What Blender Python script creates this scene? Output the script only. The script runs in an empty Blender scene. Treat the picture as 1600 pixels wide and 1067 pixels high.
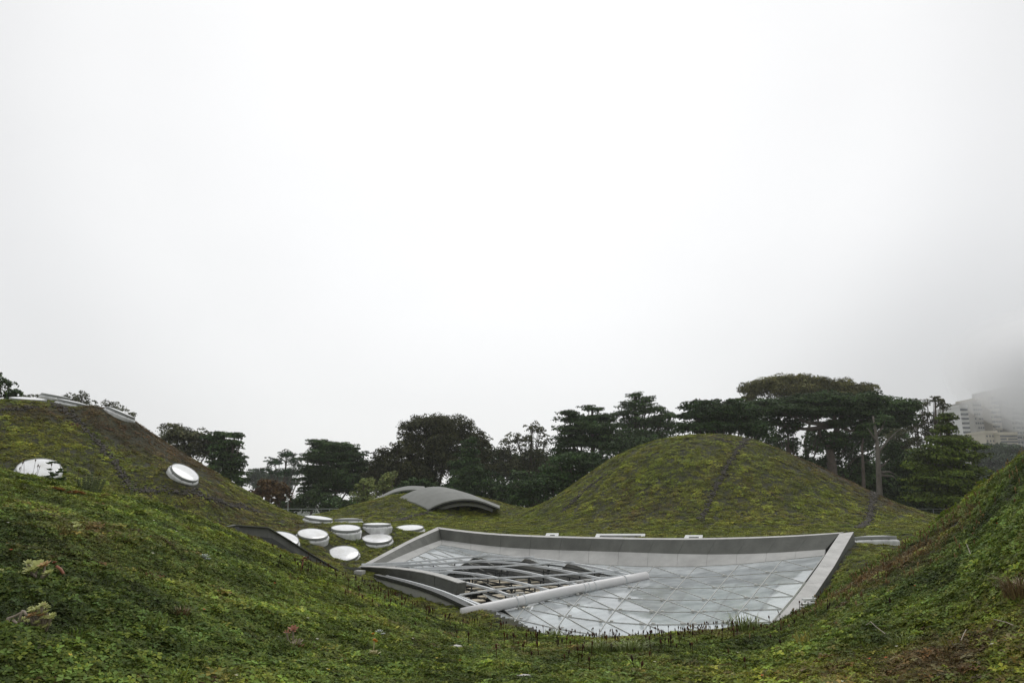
import bpy, math, random
import numpy as np
from mathutils import Vector, Matrix
random.seed(7); rng = np.random.default_rng(11)
sc = bpy.context.scene
C = sc.collection
R = math.radians

# ------------------------------------------------------------------ camera, world, sun, exposure
F = 1100.0; PITCH = math.atan(241.5 / F)
cam = bpy.data.cameras.new('camera'); cam.sensor_width = 36; cam.lens = F / 1600 * 36
cam.clip_start = 0.1; cam.clip_end = 4000
co = bpy.data.objects.new('camera', cam); C.objects.link(co)
co.location = (0, 0, 0); co.rotation_euler = (math.pi / 2 + PITCH, 0, 0); sc.camera = co

SUN_EL, SUN_ROT = R(58), R(20)
w = bpy.data.worlds.new('World'); sc.world = w; w.use_nodes = True
nt = w.node_tree; nt.nodes.clear()
def N(t, ty, **k):
    n = t.nodes.new(ty)
    for a, b in k.items(): setattr(n, a, b)
    return n
out = N(nt, 'ShaderNodeOutputWorld'); bg1 = N(nt, 'ShaderNodeBackground'); bg2 = N(nt, 'ShaderNodeBackground'); add = N(nt, 'ShaderNodeAddShader')
sky = N(nt, 'ShaderNodeTexSky', sky_type='NISHITA', sun_disc=False, sun_elevation=SUN_EL, sun_rotation=SUN_ROT)
nt.links.new(sky.outputs[0], bg1.inputs[0]); bg1.inputs[1].default_value = 0.007   # what seeps through the fog deck
tc = N(nt, 'ShaderNodeTexCoord')
nrm = N(nt, 'ShaderNodeVectorMath', operation='NORMALIZE'); nt.links.new(tc.outputs['Generated'], nrm.inputs[0])
dot = N(nt, 'ShaderNodeVectorMath', operation='DOT_PRODUCT'); nt.links.new(nrm.outputs[0], dot.inputs[0])
dv = Vector((-0.02, math.cos(R(30)), math.sin(R(30)))).normalized(); dot.inputs[1].default_value = dv
ramp = N(nt, 'ShaderNodeValToRGB'); cr = ramp.color_ramp; cr.interpolation = 'EASE'
cr.elements[0].position = 0.0; cr.elements[0].color = (.71, .71, .71, 1)
cr.elements[1].position = 1.0; cr.elements[1].color = (1.0, 1.0, 1.0, 1)
e = cr.elements.new(.80); e.color = (.808, .808, .808, 1)
e = cr.elements.new(.90); e.color = (.925, .925, .922, 1)
nt.links.new(dot.outputs['Value'], ramp.inputs[0])
noi = N(nt, 'ShaderNodeTexNoise'); noi.inputs['Scale'].default_value = 1.3; noi.inputs['Detail'].default_value = 3
mapn = N(nt, 'ShaderNodeMapping'); mapn.inputs['Scale'].default_value = (1, 1, 2.6)
nt.links.new(nrm.outputs[0], mapn.inputs[0]); nt.links.new(mapn.outputs[0], noi.inputs['Vector'])
mr = N(nt, 'ShaderNodeMapRange'); mr.inputs[1].default_value = .3; mr.inputs[2].default_value = .7; mr.inputs[3].default_value = 1.0; mr.inputs[4].default_value = 1.06
nt.links.new(noi.outputs[0], mr.inputs[0])
# the fog deck is thicker and greyer over the hill to the right
sep = N(nt, 'ShaderNodeSeparateXYZ'); nt.links.new(nrm.outputs[0], sep.inputs[0])
rx = N(nt, 'ShaderNodeMapRange', interpolation_type='SMOOTHSTEP'); rx.inputs[1].default_value = .12; rx.inputs[2].default_value = .62; rx.inputs[3].default_value = 0; rx.inputs[4].default_value = 1
nt.links.new(sep.outputs[0], rx.inputs[0])
rz = N(nt, 'ShaderNodeMapRange', interpolation_type='SMOOTHSTEP'); rz.inputs[1].default_value = .36; rz.inputs[2].default_value = .08; rz.inputs[3].default_value = 0; rz.inputs[4].default_value = 1
nt.links.new(sep.outputs[2], rz.inputs[0])
pm = N(nt, 'ShaderNodeMath', operation='MULTIPLY'); nt.links.new(rx.outputs[0], pm.inputs[0]); nt.links.new(rz.outputs[0], pm.inputs[1])
p2 = N(nt, 'ShaderNodeMath', operation='MULTIPLY_ADD'); nt.links.new(pm.outputs[0], p2.inputs[0]); p2.inputs[1].default_value = -.31; p2.inputs[2].default_value = 1
mm = N(nt, 'ShaderNodeMath', operation='MULTIPLY'); nt.links.new(mr.outputs[0], mm.inputs[0]); nt.links.new(p2.outputs[0], mm.inputs[1])
nt.links.new(ramp.outputs[0], bg2.inputs[0]); nt.links.new(mm.outputs[0], bg2.inputs[1])
nt.links.new(bg1.outputs[0], add.inputs[0]); nt.links.new(bg2.outputs[0], add.inputs[1]); nt.links.new(add.outputs[0], out.inputs[0])

sl = bpy.data.lights.new('sun', 'SUN'); sl.energy = 0.9; sl.angle = R(30); sl.color = (1, .985, .96)
so = bpy.data.objects.new('sun', sl); C.objects.link(so)
sd = Vector((math.sin(SUN_ROT) * math.cos(SUN_EL), math.cos(SUN_ROT) * math.cos(SUN_EL), math.sin(SUN_EL)))
so.rotation_euler = sd.to_track_quat('Z', 'Y').to_euler(); so.location = (0, 0, 60)
sc.view_settings.view_transform = 'Standard'; sc.view_settings.look = 'None'
sc.view_settings.exposure = 0; sc.view_settings.gamma = 1; sc.view_settings.use_curve_mapping = False
sc.cycles.max_bounces = 9; sc.cycles.transparent_max_bounces = 12; sc.cycles.volume_bounces = 8
sc.cycles.volume_step_rate = 4

# ------------------------------------------------------------------ geometry helpers
cp, sp_ = math.cos(PITCH), math.sin(PITCH)
def at(px, py, Y):
    u = (px - 800) / F; v = (533.5 - py) / F
    dx, dy, dz = u, cp - v * sp_, sp_ + v * cp
    k = Y / dy
    return np.array((dx * k, Y, dz * k))
def V(p): return np.asarray(p, float)

def mesh(name, verts, faces, mats, smooth=False, midx=None):
    me = bpy.data.meshes.new(name)
    me.from_pydata([tuple(v) for v in verts], [], [tuple(f) for f in faces])
    for m in (mats if isinstance(mats, (list, tuple)) else [mats]): me.materials.append(m)
    if smooth: me.polygons.foreach_set('use_smooth', [True] * len(me.polygons))
    if midx is not None: me.polygons.foreach_set('material_index', midx)
    me.update(); return me
def fast_mesh(name, verts, faces, mat, smooth=False):
    """verts (n,3), faces (m,k) numpy"""
    verts = np.ascontiguousarray(verts, np.float32); faces = np.ascontiguousarray(faces, np.int32)
    me = bpy.data.meshes.new(name); m, k = faces.shape
    me.vertices.add(len(verts)); me.vertices.foreach_set('co', verts.ravel())
    me.loops.add(m * k); me.loops.foreach_set('vertex_index', faces.ravel())
    me.polygons.add(m); me.polygons.foreach_set('loop_start', np.arange(m, dtype=np.int32) * k)
    me.polygons.foreach_set('loop_total', np.full(m, k, np.int32))
    if smooth: me.polygons.foreach_set('use_smooth', np.ones(m, bool))
    me.materials.append(mat); me.update(calc_edges=True); me.validate(); return me
def put(name, me, parent=None):
    o = bpy.data.objects.new(name, me); C.objects.link(o)
    if parent is not None:
        o.parent = parent; o.matrix_parent_inverse = Matrix.Translation(parent.location).inverted()
    return o
def tag(o, label=None, cat=None, group=None, kind=None):
    if label: o['label'] = label
    if cat: o['category'] = cat
    if group: o['group'] = group
    if kind: o['kind'] = kind
    return o
def empty(name, loc, label, cat, group=None):
    o = bpy.data.objects.new(name, None); C.objects.link(o); o.location = tuple(loc); o.empty_display_size = .2
    return tag(o, label, cat, group)

class MB:
    def __init__(s): s.v = []; s.f = []
    def add(s, vs, fs):
        b = len(s.v); s.v += [tuple(map(float, v)) for v in vs]; s.f += [tuple(i + b for i in f) for f in fs]
    def hexa(s, p):   # 8 points: bottom 4, top 4
        s.add(p, [(3, 2, 1, 0), (4, 5, 6, 7), (0, 1, 5, 4), (1, 2, 6, 5), (2, 3, 7, 6), (3, 0, 4, 7)])
    def box(s, c, d, ang=0):
        c = V(c); ca, sa = math.cos(ang), math.sin(ang); P = []
        for z in (-.5, .5):
            for x, y in ((-.5, -.5), (.5, -.5), (.5, .5), (-.5, .5)):
                X, Y = x * d[0], y * d[1]; P.append((c[0] + X * ca - Y * sa, c[1] + X * sa + Y * ca, c[2] + z * d[2]))
        s.hexa(P)
    def bar(s, pts, w_, h_, up=(0, 0, 1)):   # rectangular section along a polyline
        pts = [V(p) for p in pts]; up = V(up); n = len(pts); rings = []
        for i, p in enumerate(pts):
            t = pts[min(i + 1, n - 1)] - pts[max(i - 1, 0)]; t /= np.linalg.norm(t)
            sd_ = np.cross(t, up); sd_ /= np.linalg.norm(sd_); u = np.cross(sd_, t)
            rings.append([p + sd_ * a * w_ / 2 + u * b * h_ / 2 for a, b in ((-1, -1), (1, -1), (1, 1), (-1, 1))])
        vs = [q for r_ in rings for q in r_]; fs = []
        for i in range(n - 1):
            for k in range(4):
                a = i * 4 + k; b = i * 4 + (k + 1) % 4; fs.append((a, b, b + 4, a + 4))
        fs += [(3, 2, 1, 0), tuple((n - 1) * 4 + k for k in range(4))]
        s.add(vs, fs)
    def tube(s, pts, rad, n=8, cap=True):
        pts = [V(p) for p in pts]; m = len(pts)
        if not hasattr(rad, '__len__'): rad = [rad] * m
        vs = []; fs = []
        for i, p in enumerate(pts):
            t = pts[min(i + 1, m - 1)] - pts[max(i - 1, 0)]; t = t / (np.linalg.norm(t) + 1e-9)
            ref = V((0, 0, 1)) if abs(t[2]) < .9 else V((1, 0, 0))
            a = np.cross(t, ref); a /= np.linalg.norm(a); b = np.cross(t, a)
            for k in range(n):
                q = 2 * math.pi * k / n; vs.append(p + (a * math.cos(q) + b * math.sin(q)) * rad[i])
        for i in range(m - 1):
            for k in range(n):
                a_ = i * n + k; b_ = i * n + (k + 1) % n; fs.append((a_, a_ + n, b_ + n, b_))
        if cap: fs += [tuple(range(n)), tuple((m - 1) * n + k for k in range(n - 1, -1, -1))]
        s.add(vs, fs)
    def slab(s, a, b, c, d, th, nrm_=None):   # quad a b c d with thickness going against its normal
        a, b, c, d = map(V, (a, b, c, d))
        if nrm_ is None:
            nn = np.cross(c - a, d - b); nn /= np.linalg.norm(nn) + 1e-9
        else: nn = V(nrm_)
        s.hexa([a - nn * th, b - nn * th, c - nn * th, d - nn * th, a, b, c, d])
    def build(s, name, mat, parent=None, smooth=False):
        return put(name, mesh(name, s.v, s.f, mat, smooth), parent)

# ------------------------------------------------------------------ materials
MATS = {}
def mat(name, col, rough=.6, metal=0., var=.12, scale=3., bump=0., bscale=40., spec=.5, streak=0.):
    m = bpy.data.materials.new(name); m.use_nodes = True; t = m.node_tree; b = t.nodes['Principled BSDF']
    b.inputs['Roughness'].default_value = rough; b.inputs['Metallic'].default_value = metal
    b.inputs['Specular IOR Level'].default_value = spec
    tcn = N(t, 'ShaderNodeTexCoord'); geo = N(t, 'ShaderNodeNewGeometry')
    n1 = N(t, 'ShaderNodeTexNoise'); n1.inputs['Scale'].default_value = scale; n1.inputs['Detail'].default_value = 6; n1.inputs['Roughness'].default_value = .65
    src = geo.outputs['Position']
    if streak:
        mp = N(t, 'ShaderNodeMapping'); mp.inputs['Scale'].default_value = (1, 1, streak); t.links.new(src, mp.inputs[0]); src = mp.outputs[0]
    t.links.new(src, n1.inputs['Vector'])
    r_ = N(t, 'ShaderNodeValToRGB'); r_.color_ramp.elements[0].position = .3; r_.color_ramp.elements[1].position = .72
    lo = tuple(c * (1 - var) for c in col); hi = tuple(min(1, c * (1 + var)) for c in col)
    r_.color_ramp.elements[0].color = (*lo, 1); r_.color_ramp.elements[1].color = (*hi, 1)
    t.links.new(n1.outputs[0], r_.inputs[0]); t.links.new(r_.outputs[0], b.inputs['Base Color'])
    if bump:
        n2 = N(t, 'ShaderNodeTexNoise'); n2.inputs['Scale'].default_value = bscale; n2.inputs['Detail'].default_value = 4
        t.links.new(geo.outputs['Position'], n2.inputs['Vector'])
        bp = N(t, 'ShaderNodeBump'); bp.inputs['Strength'].default_value = bump; bp.inputs['Distance'].default_value = .02
        t.links.new(n2.outputs[0], bp.inputs['Height']); t.links.new(bp.outputs[0], b.inputs['Normal'])
    MATS[name] = m; return m
M_fascia = mat('fascia_grey', (.105, .108, .095), .75, 0, .28, 1.3, .1, streak=.4)
M_band = mat('band_grey', (.34, .34, .325), .65, 0, .2, 1.1, .1, streak=.5)
M_cap = mat('cap_grey', (.42, .415, .395), .6, 0, .22, 2., .1)
M_steel = mat('painted_steel', (.62, .64, .65), .42, .0, .12, 3.)
M_pipe = mat('white_pipe', (.66, .655, .65), .35, 0, .06, 2.)
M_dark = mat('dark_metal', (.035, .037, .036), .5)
M_litstrip = mat('lit_strip_cream', (.80, .78, .68), .8, 0, .05, .7); M_reflection = mat('reflection_grey', (.06, .075, .07), .6); M_louvre = mat('louvre_beige', (.62, .55, .42), .7, 0, .15, 2.)
M_fabric = mat('white_fabric', (.84, .85, .85), .8, 0, .05, .7)
M_white = mat('skylight_white', (.58, .59, .58), .55, 0, .28, 4., streak=.3)
M_collar = mat('collar_grey', (.27, .28, .27), .5, 0, .12, 3.)
M_canopy = mat('canopy_grey', (.20, .205, .19), .75, 0, .12, 1.2, streak=.5)
M_stone = mat('gabion_stone', (.075, .068, .058), .9, 0, .5, 6., .3)
M_concrete = mat('concrete', (.34, .34, .33), .8, 0, .15, .8)
M_floor = mat('hall_floor', (.10, .10, .10), .7)
M_rail = mat('rail_grey', (.30, .33, .31), .5)
M_pale = mat('pale_membrane', (.62, .63, .62), .7)
M_soil = mat('soil', (.035, .036, .018), .95, 0, .6, 1.4, .8, 30.)
M_park = mat('park_grass', (.035, .05, .02), .95, 0, .4, .05)
M_hill = mat('far_hill_green', (.04, .055, .035), .95, 0, .4, .05)
M_bark = mat('bark', (.10, .08, .065), .9, 0, .35, 2., .4, 10.)
M_barkpale = mat('bark_pale', (.145, .13, .108), .9, 0, .3, 1.5, .4, 10.)
M_seam = mat('seam', (.42, .42, .39), .6)
M_disc = bpy.data.materials.new('skylight_lens'); M_disc.use_nodes = True
b_ = M_disc.node_tree.nodes['Principled BSDF']; b_.inputs['Base Color'].default_value = (.80, .82, .83, 1); b_.inputs['Roughness'].default_value = .18; b_.inputs['Coat Weight'].default_value = .4; b_.inputs['Coat Roughness'].default_value = .08
_t = M_disc.node_tree; _g = N(_t, 'ShaderNodeNewGeometry'); _n = N(_t, 'ShaderNodeTexNoise'); _n.inputs['Scale'].default_value = 2.3; _n.inputs['Detail'].default_value = 7; _n.inputs['Roughness'].default_value = .7
_r = N(_t, 'ShaderNodeValToRGB'); _r.color_ramp.elements[0].position = .32; _r.color_ramp.elements[0].color = (.66, .66, .63, 1); _r.color_ramp.elements[1].position = .6; _r.color_ramp.elements[1].color = (.84, .85, .86, 1)
_t.links.new(_g.outputs['Position'], _n.inputs['Vector']); _t.links.new(_n.outputs[0], _r.inputs[0]); _t.links.new(_r.outputs[0], b_.inputs['Base Color'])
def glass_mat(name, tint, base):
    m = bpy.data.materials.new(name); m.use_nodes = True; t = m.node_tree; t.nodes.clear()
    o = N(t, 'ShaderNodeOutputMaterial'); mx = N(t, 'ShaderNodeMixShader'); gl = N(t, 'ShaderNodeBsdfGlossy'); tr = N(t, 'ShaderNodeBsdfTransparent')
    gl.inputs['Roughness'].default_value = .03; gl.inputs['Color'].default_value = (.95, .97, .97, 1); tr.inputs[0].default_value = tint
    lw = N(t, 'ShaderNodeFresnel'); lw.inputs[0].default_value = 1.55
    nn = N(t, 'ShaderNodeTexNoise'); nn.inputs['Scale'].default_value = .9; g = N(t, 'ShaderNodeNewGeometry'); t.links.new(g.outputs['Position'], nn.inputs['Vector'])
    bp = N(t, 'ShaderNodeBump'); bp.inputs['Strength'].default_value = .03; bp.inputs['Distance'].default_value = .02; t.links.new(nn.outputs[0], bp.inputs['Height']); t.links.new(bp.outputs[0], gl.inputs['Normal'])
    mt = N(t, 'ShaderNodeMath', operation='MULTIPLY_ADD'); mt.use_clamp = True; mt.inputs[1].default_value = .85; mt.inputs[2].default_value = base
    # dust: a thin uneven film that scatters light
    df = N(t, 'ShaderNodeBsdfDiffuse'); df.inputs[0].default_value = (.78, .83, .85, 1); m2 = N(t, 'ShaderNodeMixShader')
    n3 = N(t, 'ShaderNodeTexNoise'); n3.inputs['Scale'].default_value = 1.7; n3.inputs['Detail'].default_value = 6; t.links.new(g.outputs['Position'], n3.inputs['Vector'])
    d3 = N(t, 'ShaderNodeMapRange'); d3.inputs[1].default_value = .35; d3.inputs[2].default_value = .75; d3.inputs[3].default_value = .26; d3.inputs[4].default_value = .46; t.links.new(n3.outputs[0], d3.inputs[0])
    t.links.new(lw.outputs[0], mt.inputs[0]); t.links.new(mt.outputs[0], mx.inputs[0]); t.links.new(tr.outputs[0], mx.inputs[1]); t.links.new(gl.outputs[0], mx.inputs[2])
    t.links.new(d3.outputs[0], m2.inputs[0]); t.links.new(mx.outputs[0], m2.inputs[1]); t.links.new(df.outputs[0], m2.inputs[2]); t.links.new(m2.outputs[0], o.inputs[0])
    return m
M_glass = glass_mat('roof_glass', (.72, .78, .78, 1), .08)
M_window = mat('window_dark', (.10, .11, .12), .2)

# ------------------------------------------------------------------ terrain function
def tab(rows): 
    P = np.array([at(*r_) for r_ in rows]); return P[:, 0] / P[:, 1], P[:, 1], P[:, 2]
crest = tab([(-300, 735, 13), (-100, 737, 13), (0, 741, 13), (100, 757, 13.5), (180, 772, 14), (250, 790, 14.5), (340, 824, 15.5), (400, 845, 16), (460, 871, 16.5), (520, 897, 17), (600, 931, 17), (680, 967, 16.5),
             (750, 986, 15.5), (850, 998, 14.5), (950, 1001, 14), (1050, 996, 14), (1150, 984, 14.5), (1200, 978, 15), (1270, 951, 15.5), (1340, 897, 16.5), (1400, 857, 17), (1450, 824, 16.5),
             (1500, 790, 15.5), (1560, 744, 13.5), (1600, 714, 12.5), (1700, 655, 12), (1900, 600, 12)])
foot = tab([(-300, 1080, 3.9), (0, 1080, 4.4), (300, 1080, 5.4), (600, 1080, 6.4), (900, 1080, 7.0), (1200, 1080, 6.6), (1400, 1080, 6.0), (1600, 1080, 5.4), (1900, 1080, 4.8)])
ctl = [at(*r_) for r_ in [(497, 822, 38), (544, 822, 40), (540, 838, 35), (589, 829, 37), (639, 836, 36), (488, 848, 33), (589, 855, 33), (536, 884, 30.8), (443, 850, 33), (685, 834, 38.9),
      (560, 900, 30.5), (480, 812, 60), (650, 806, 70), (800, 842, 37), (940, 845, 34), (1100, 847, 31.3), (1250, 845, 28.6), (1340, 840, 27), (1372, 861, 26), (1440, 820, 38), (1430, 805, 62), (1480, 806, 66), (1520, 806, 60), (1345, 885, 22),
      (1300, 925, 18.5), (1265, 970, 17.5), (1220, 1015, 16), (400, 852, 27), (300, 830, 25), (150, 815, 24), (600, 935, 27), (640, 955, 24.5), (700, 985, 22), (810, 806, 62), (720, 818, 48), (600, 812, 50)]]
ctl += [V(p) for p in [(0, 7, -5), (-8, 7, -4), (8, 7, -4), (0, 13, -5), (-6, 19, -3.8), (10, 11, -4), (22, 11, -3), (-22, 11, -3), (30, 25, -2), (42, 40, -1.8), (-25, 22, -1.5), (-50, 40, -2), (60, 60, -2.3), (-60, 60, -2.3), (0, 0, -5), (20, 0, -5), (-20, 0, -5)]]
ctl += [V((x, 87, -2.55)) for x in range(-100, 101, 20)] + [V((x, 74, -2.35)) for x in range(-100, 101, 40)]
ctl = np.array(ctl)
def _rbf():
    d = np.linalg.norm(ctl[:, None, :2] - ctl[None, :, :2], axis=2); n = len(ctl)
    A = np.zeros((n + 3, n + 3)); A[:n, :n] = d; A[:n, n] = 1; A[:n, n + 1:] = ctl[:, :2]; A[n:, :n] = A[:n, n:].T
    return np.linalg.solve(A, np.r_[ctl[:, 2], 0, 0, 0])
RW = _rbf()
def valley(x, y):
    o = RW[-3] + RW[-2] * x + RW[-1] * y
    for i in range(len(ctl)):
        o = o + RW[i] * np.sqrt((x - ctl[i, 0])**2 + (y - ctl[i, 1])**2 + .6)
    return o
def prof(tbl, t): return np.interp(t, [a for a, b in tbl], [b for a, b in tbl])
def smoothprof(tbl, t, n=5, h=.035):
    return sum(prof(tbl, np.abs(t + k * h)) for k in range(-n // 2 + 1, n // 2 + 1)) / n
DL = [(0, 1), (.12, .995), (.22, .96), (.344, .89), (.508, .727), (.672, .455), (.836, .207), (1, .03), (1.15, 0), (9, 0)]
DR = [(0, 1), (.12, .985), (.275, .87), (.42, .69), (.565, .496), (.71, .30), (.855, .12), (1, .02), (1.1, 0), (9, 0)]
D2 = [(0, 1), (.2, .99), (.33, .94), (.4, .87), (.51, .69), (.62, .53), (.73, .37), (.84, .213), (.98, .04), (1.1, 0), (9, 0)]
D3 = [(0, 1), (.3, .88), (.55, .55), (.8, .2), (1, .03), (1.15, 0), (9, 0)]
PK1 = at(1105, 680, 52); PK2 = at(15, 634, 38); PK3 = at(672, 769, 60.5)
VP = [float(valley(np.array([p[0]]), np.array([p[1]]))[0]) for p in (PK1, PK2, PK3)]
def back(x, y):
    z = valley(x, y)
    dx, dy = x - PK1[0], y - PK1[1]; r_ = np.hypot(dx, dy); wr = .5 + .5 * dx / (r_ + .01)
    h = (1 - wr) * smoothprof(DL, r_ / 14.1) + wr * smoothprof(DR, r_ / 14.5)
    z = z + h * (PK1[2] - VP[0])
    r_ = np.hypot(x - PK2[0], y - PK2[1]); z = z + smoothprof(D2, r_ / 15.6) * (PK2[2] - VP[1])
    r_ = np.hypot((x - PK3[0]) / 1.0, (y - PK3[1])); z = z + smoothprof(D3, r_ / 10.8) * (PK3[2] - VP[2])
    return z
def front(x, y):
    y = np.maximum(y, .8); a = x / y
    Yc = np.interp(a, crest[0], crest[1]); zc = np.interp(a, crest[0], crest[2])
    Yb = np.interp(a, foot[0], foot[1]); zb = np.interp(a, foot[0], foot[2])
    s = zc / Yc; k = np.minimum((zb - zc - s * (Yb - Yc)) / (Yb - Yc)**2, -.002); d = y - Yc
    return np.where(d < 0, zc + s * d + k * d * d, zc + s * d + (k * 1.3 - .012) * d * d)
SKY = []   # skylights: px, py, Y, diameter, tilt toward camera, roll right (None: follow the ground), label
sk = 'round porthole skylight '
SKY = [(497, 815, 38.5, 1.62, 5, 7, sk + 'seen nearly edge-on, leftmost of the back row by the pale kerb'),
       (544, 817.5, 40, 1.66, -3, 0, sk + 'turned away so that only its grey collar shows, back row'),
       (540, 831, 35.5, 1.56, 10, 1, sk + 'in the middle row, with a brown grass tuft at its right side'),
       (589, 825, 37, 1.56, 2.0, 0, sk + 'seen as a thin white sliver, right of the back row'),
       (640, 830.5, 39, 1.66, 9, -2, sk + 'rightmost of the cluster, half behind the roof rim corner'),
       (488, 840, 33.5, 1.52, 17, 4, sk + 'leftmost of the valley cluster, whole white disc above the wall'),
       (589, 847, 35.8, 1.62, 15, 0, sk + 'whole white disc beside the slanting roof rim'),
       (536, 870.5, 33.2, 1.56, 24, 0, sk + 'nearest of the valley cluster, widest white disc at the rim end'),
       (440, 848, 31.5, 1.55, 22, 10, sk + 'mostly hidden behind the low grey wall'),
       (1368, 848, 29, 1.72, -4, -3, sk + 'with pale drum beside the right corner of the glass roof'),
       (286, 743, 33.5, 1.50, None, None, sk + 'tilted on the right flank of the left dome'),
       (60, 738, 28.5, 1.66, None, None, sk + 'low on the left dome, behind the foreground plants'),
       (43, 630, 36.2, 1.80, 10, 0, sk + 'on top of the left dome with a white lens'),
       (113, 635, 36.6, 1.66, 6, 10, sk + 'on the dome brow, tilting away, second from the left'),
       (186, 650, 37, 1.65, 6.5, 22, sk + 'edge-on at the skyline of the left dome, furthest right'),
       (-8, 633, 36.5, 1.75, 7, -3, sk + 'cut off by the left edge of the picture on the dome top'),
       (86, 624, 42, 1.7, 6, 8, sk + 'dark rimmed, behind the others on the dome top')]
_sb = np.array([at(q[0], q[1], q[2]) - (0, 0, {1368: .32, 186: -.10, 113: -.03}.get(q[0], -.01) * q[3]) for q in SKY if q[0] > -5000]); _sr = 1.7
def _base(x, y):
    a = front(x, y); b = back(x, y); k = .35; h = np.clip(.5 + .5 * (a - b) / k, 0, 1); return b * (1 - h) + a * h + k * h * (1 - h) * .5
_res = _sb[:, 2] - _base(_sb[:, 0], _sb[:, 1]); _d = np.linalg.norm(_sb[:, None, :2] - _sb[None, :, :2], axis=2)
_sw = np.linalg.solve(np.exp(-(_d / _sr)**2) + .02 * np.eye(len(_sb)), _res)
def beds(x, y):
    o = 0
    for q, w_ in zip(_sb, _sw): o = o + w_ * np.exp(-((x - q[0])**2 + (y - q[1])**2) / _sr**2)
    return o
def wob(x, y):
    return .035 * np.sin(x * 2.1 + 1.3 * np.sin(y * 1.7)) * np.sin(y * 2.6 + np.sin(x * 1.3)) + .02 * np.sin(x * 6.3 + y * 3.1) * np.sin(y * 7.7 - x * 2.2)
RIM = None
def rimcap(x, y, z):
    if RIM is None: return z
    z = np.array(z, float); sh = z.shape; xf, yf, zf = np.ravel(x), np.ravel(y), z.ravel()
    ii = np.where((xf > RIM[:, 0].min() - 2.5) & (xf < RIM[:, 0].max() + 2.5) & (yf > RIM[:, 1].min() - 2.5) & (yf < RIM[:, 1].max() + 2.5))[0]
    for j in range(0, len(ii), 20000):
        q = ii[j:j + 20000]; d2 = (xf[q, None] - RIM[None, :, 0])**2 + (yf[q, None] - RIM[None, :, 1])**2; k = d2.argmin(1); d = np.sqrt(d2[np.arange(len(q)), k])
        zf[q] = np.minimum(zf[q], RIM[k, 2] - .22 + .35 * d)
    return zf.reshape(sh)
def H(x, y):
    x = np.asarray(x, float); y = np.asarray(y, float)
    a = front(x, y); b = back(x, y); k = .35
    h = np.clip(.5 + .5 * (a - b) / k, 0, 1)
    return rimcap(x, y, b * (1 - h) + a * h + k * h * (1 - h) * .5 + wob(x, y) + beds(x, y))
def Hn(x, y):
    e_ = .15; gx = (H(x + e_, y) - H(x - e_, y)) / (2 * e_); gy = (H(x, y + e_) - H(x, y - e_)) / (2 * e_)
    n = np.stack([-gx, -gy, np.ones_like(gx)], -1); return n / np.linalg.norm(n, axis=-1, keepdims=True)

# ------------------------------------------------------------------ glass roof outline (in plan, through known sight lines)
def line(rows, Y0, Y1, n):   # pixels between two depths; straight in plan (1/Y linear along the run)
    P = np.array(rows, float); s = np.r_[0, np.cumsum(np.hypot(*np.diff(P, axis=0).T))]; s /= s[-1]
    t = np.linspace(0, 1, n); px = np.interp(t, s, P[:, 0]); py = np.interp(t, s, P[:, 1])
    # light smoothing of the polyline
    for _ in range(3):
        q = py.copy(); q[1:-1] = (py[:-2] + 2 * py[1:-1] + py[2:]) / 4; py = q
    return np.array([at(a, b, 1 / (1 / Y0 + (1 / Y1 - 1 / Y0) * tt)) for a, b, tt in zip(px, py, t)])
NS = 25
capB_out = line([(684, 823), (740, 831), (800, 835), (900, 838), (1000, 840), (1100, 840.5), (1200, 838), (1270, 834.5), (1318, 831)], 38.8, 27.7, NS)
capB_in = line([(686, 826), (740, 833.5), (800, 837.5), (900, 840.5), (1000, 842.5), (1100, 843), (1200, 840), (1270, 836.5), (1312, 833)], 38.3, 27.3, NS)
wallB = line([(690, 843), (780, 855), (860, 859), (940, 861), (1040, 864.5), (1100, 866.5), (1200, 864.5), (1290, 858)], 38.1, 27.1, NS)
glB = line([(690, 851), (765, 864), (850, 876), (940, 883), (1050, 886.5), (1150, 883), (1288, 868)], 37.0, 26.5, NS)
capR_out = line([(1334, 830.5), (1322, 851), (1305, 882), (1282, 916), (1264, 943), (1247, 967), (1215, 1010)], 27.2, 16.6, NS)
capR_in = line([(1312, 833), (1297, 855), (1277, 886), (1253, 920), (1234, 944), (1212, 968), (1180, 1010)], 27.2, 16.3, NS)
glR = line([(1288, 868), (1262, 903), (1236, 938), (1210, 966), (1175, 1015)], 26.5, 16.1, NS)
capL_out = line([(684, 823), (640, 843), (600, 864), (560, 885.5)], 38.8, 31.4, NS)
capL_in = line([(686, 827), (645, 845), (606, 866), (567, 887)], 38.3, 31.2, NS)
wallL = line([(690, 843), (655, 856), (620, 871), (583, 888)], 38.1, 31, NS)
glL = line([(690, 851), (670, 860), (640, 874), (604, 892)], 37, 30.6, NS)
_g = np.array([(604, 892, 30.6), (660, 916, 28.2), (725, 950, 25.4), (800, 988, 22), (900, 1013, 18.8), (1000, 1022, 16.9), (1100, 1018, 16.2), (1175, 1015, 16.1)])
_t = np.linspace(604, 1175, NS); glN = np.array([at(a, np.interp(a, _g[:, 0], _g[:, 1]), np.interp(a, _g[:, 0], _g[:, 2])) for a in _t])
hole = np.concatenate([capB_out[:, :2], [capR_out[0, :2]], capR_out[1:, :2], glN[::-1][1:-1, :2], capL_out[::-1][:, :2]])
def dense(P, n=90): t = np.linspace(0, len(P) - 1, n); return np.stack([np.interp(t, np.arange(len(P)), P[:, k]) for k in range(3)], 1)
RIM = np.concatenate([dense(capR_out), dense(capL_out, 40), dense(capB_out, 60)])
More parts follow.
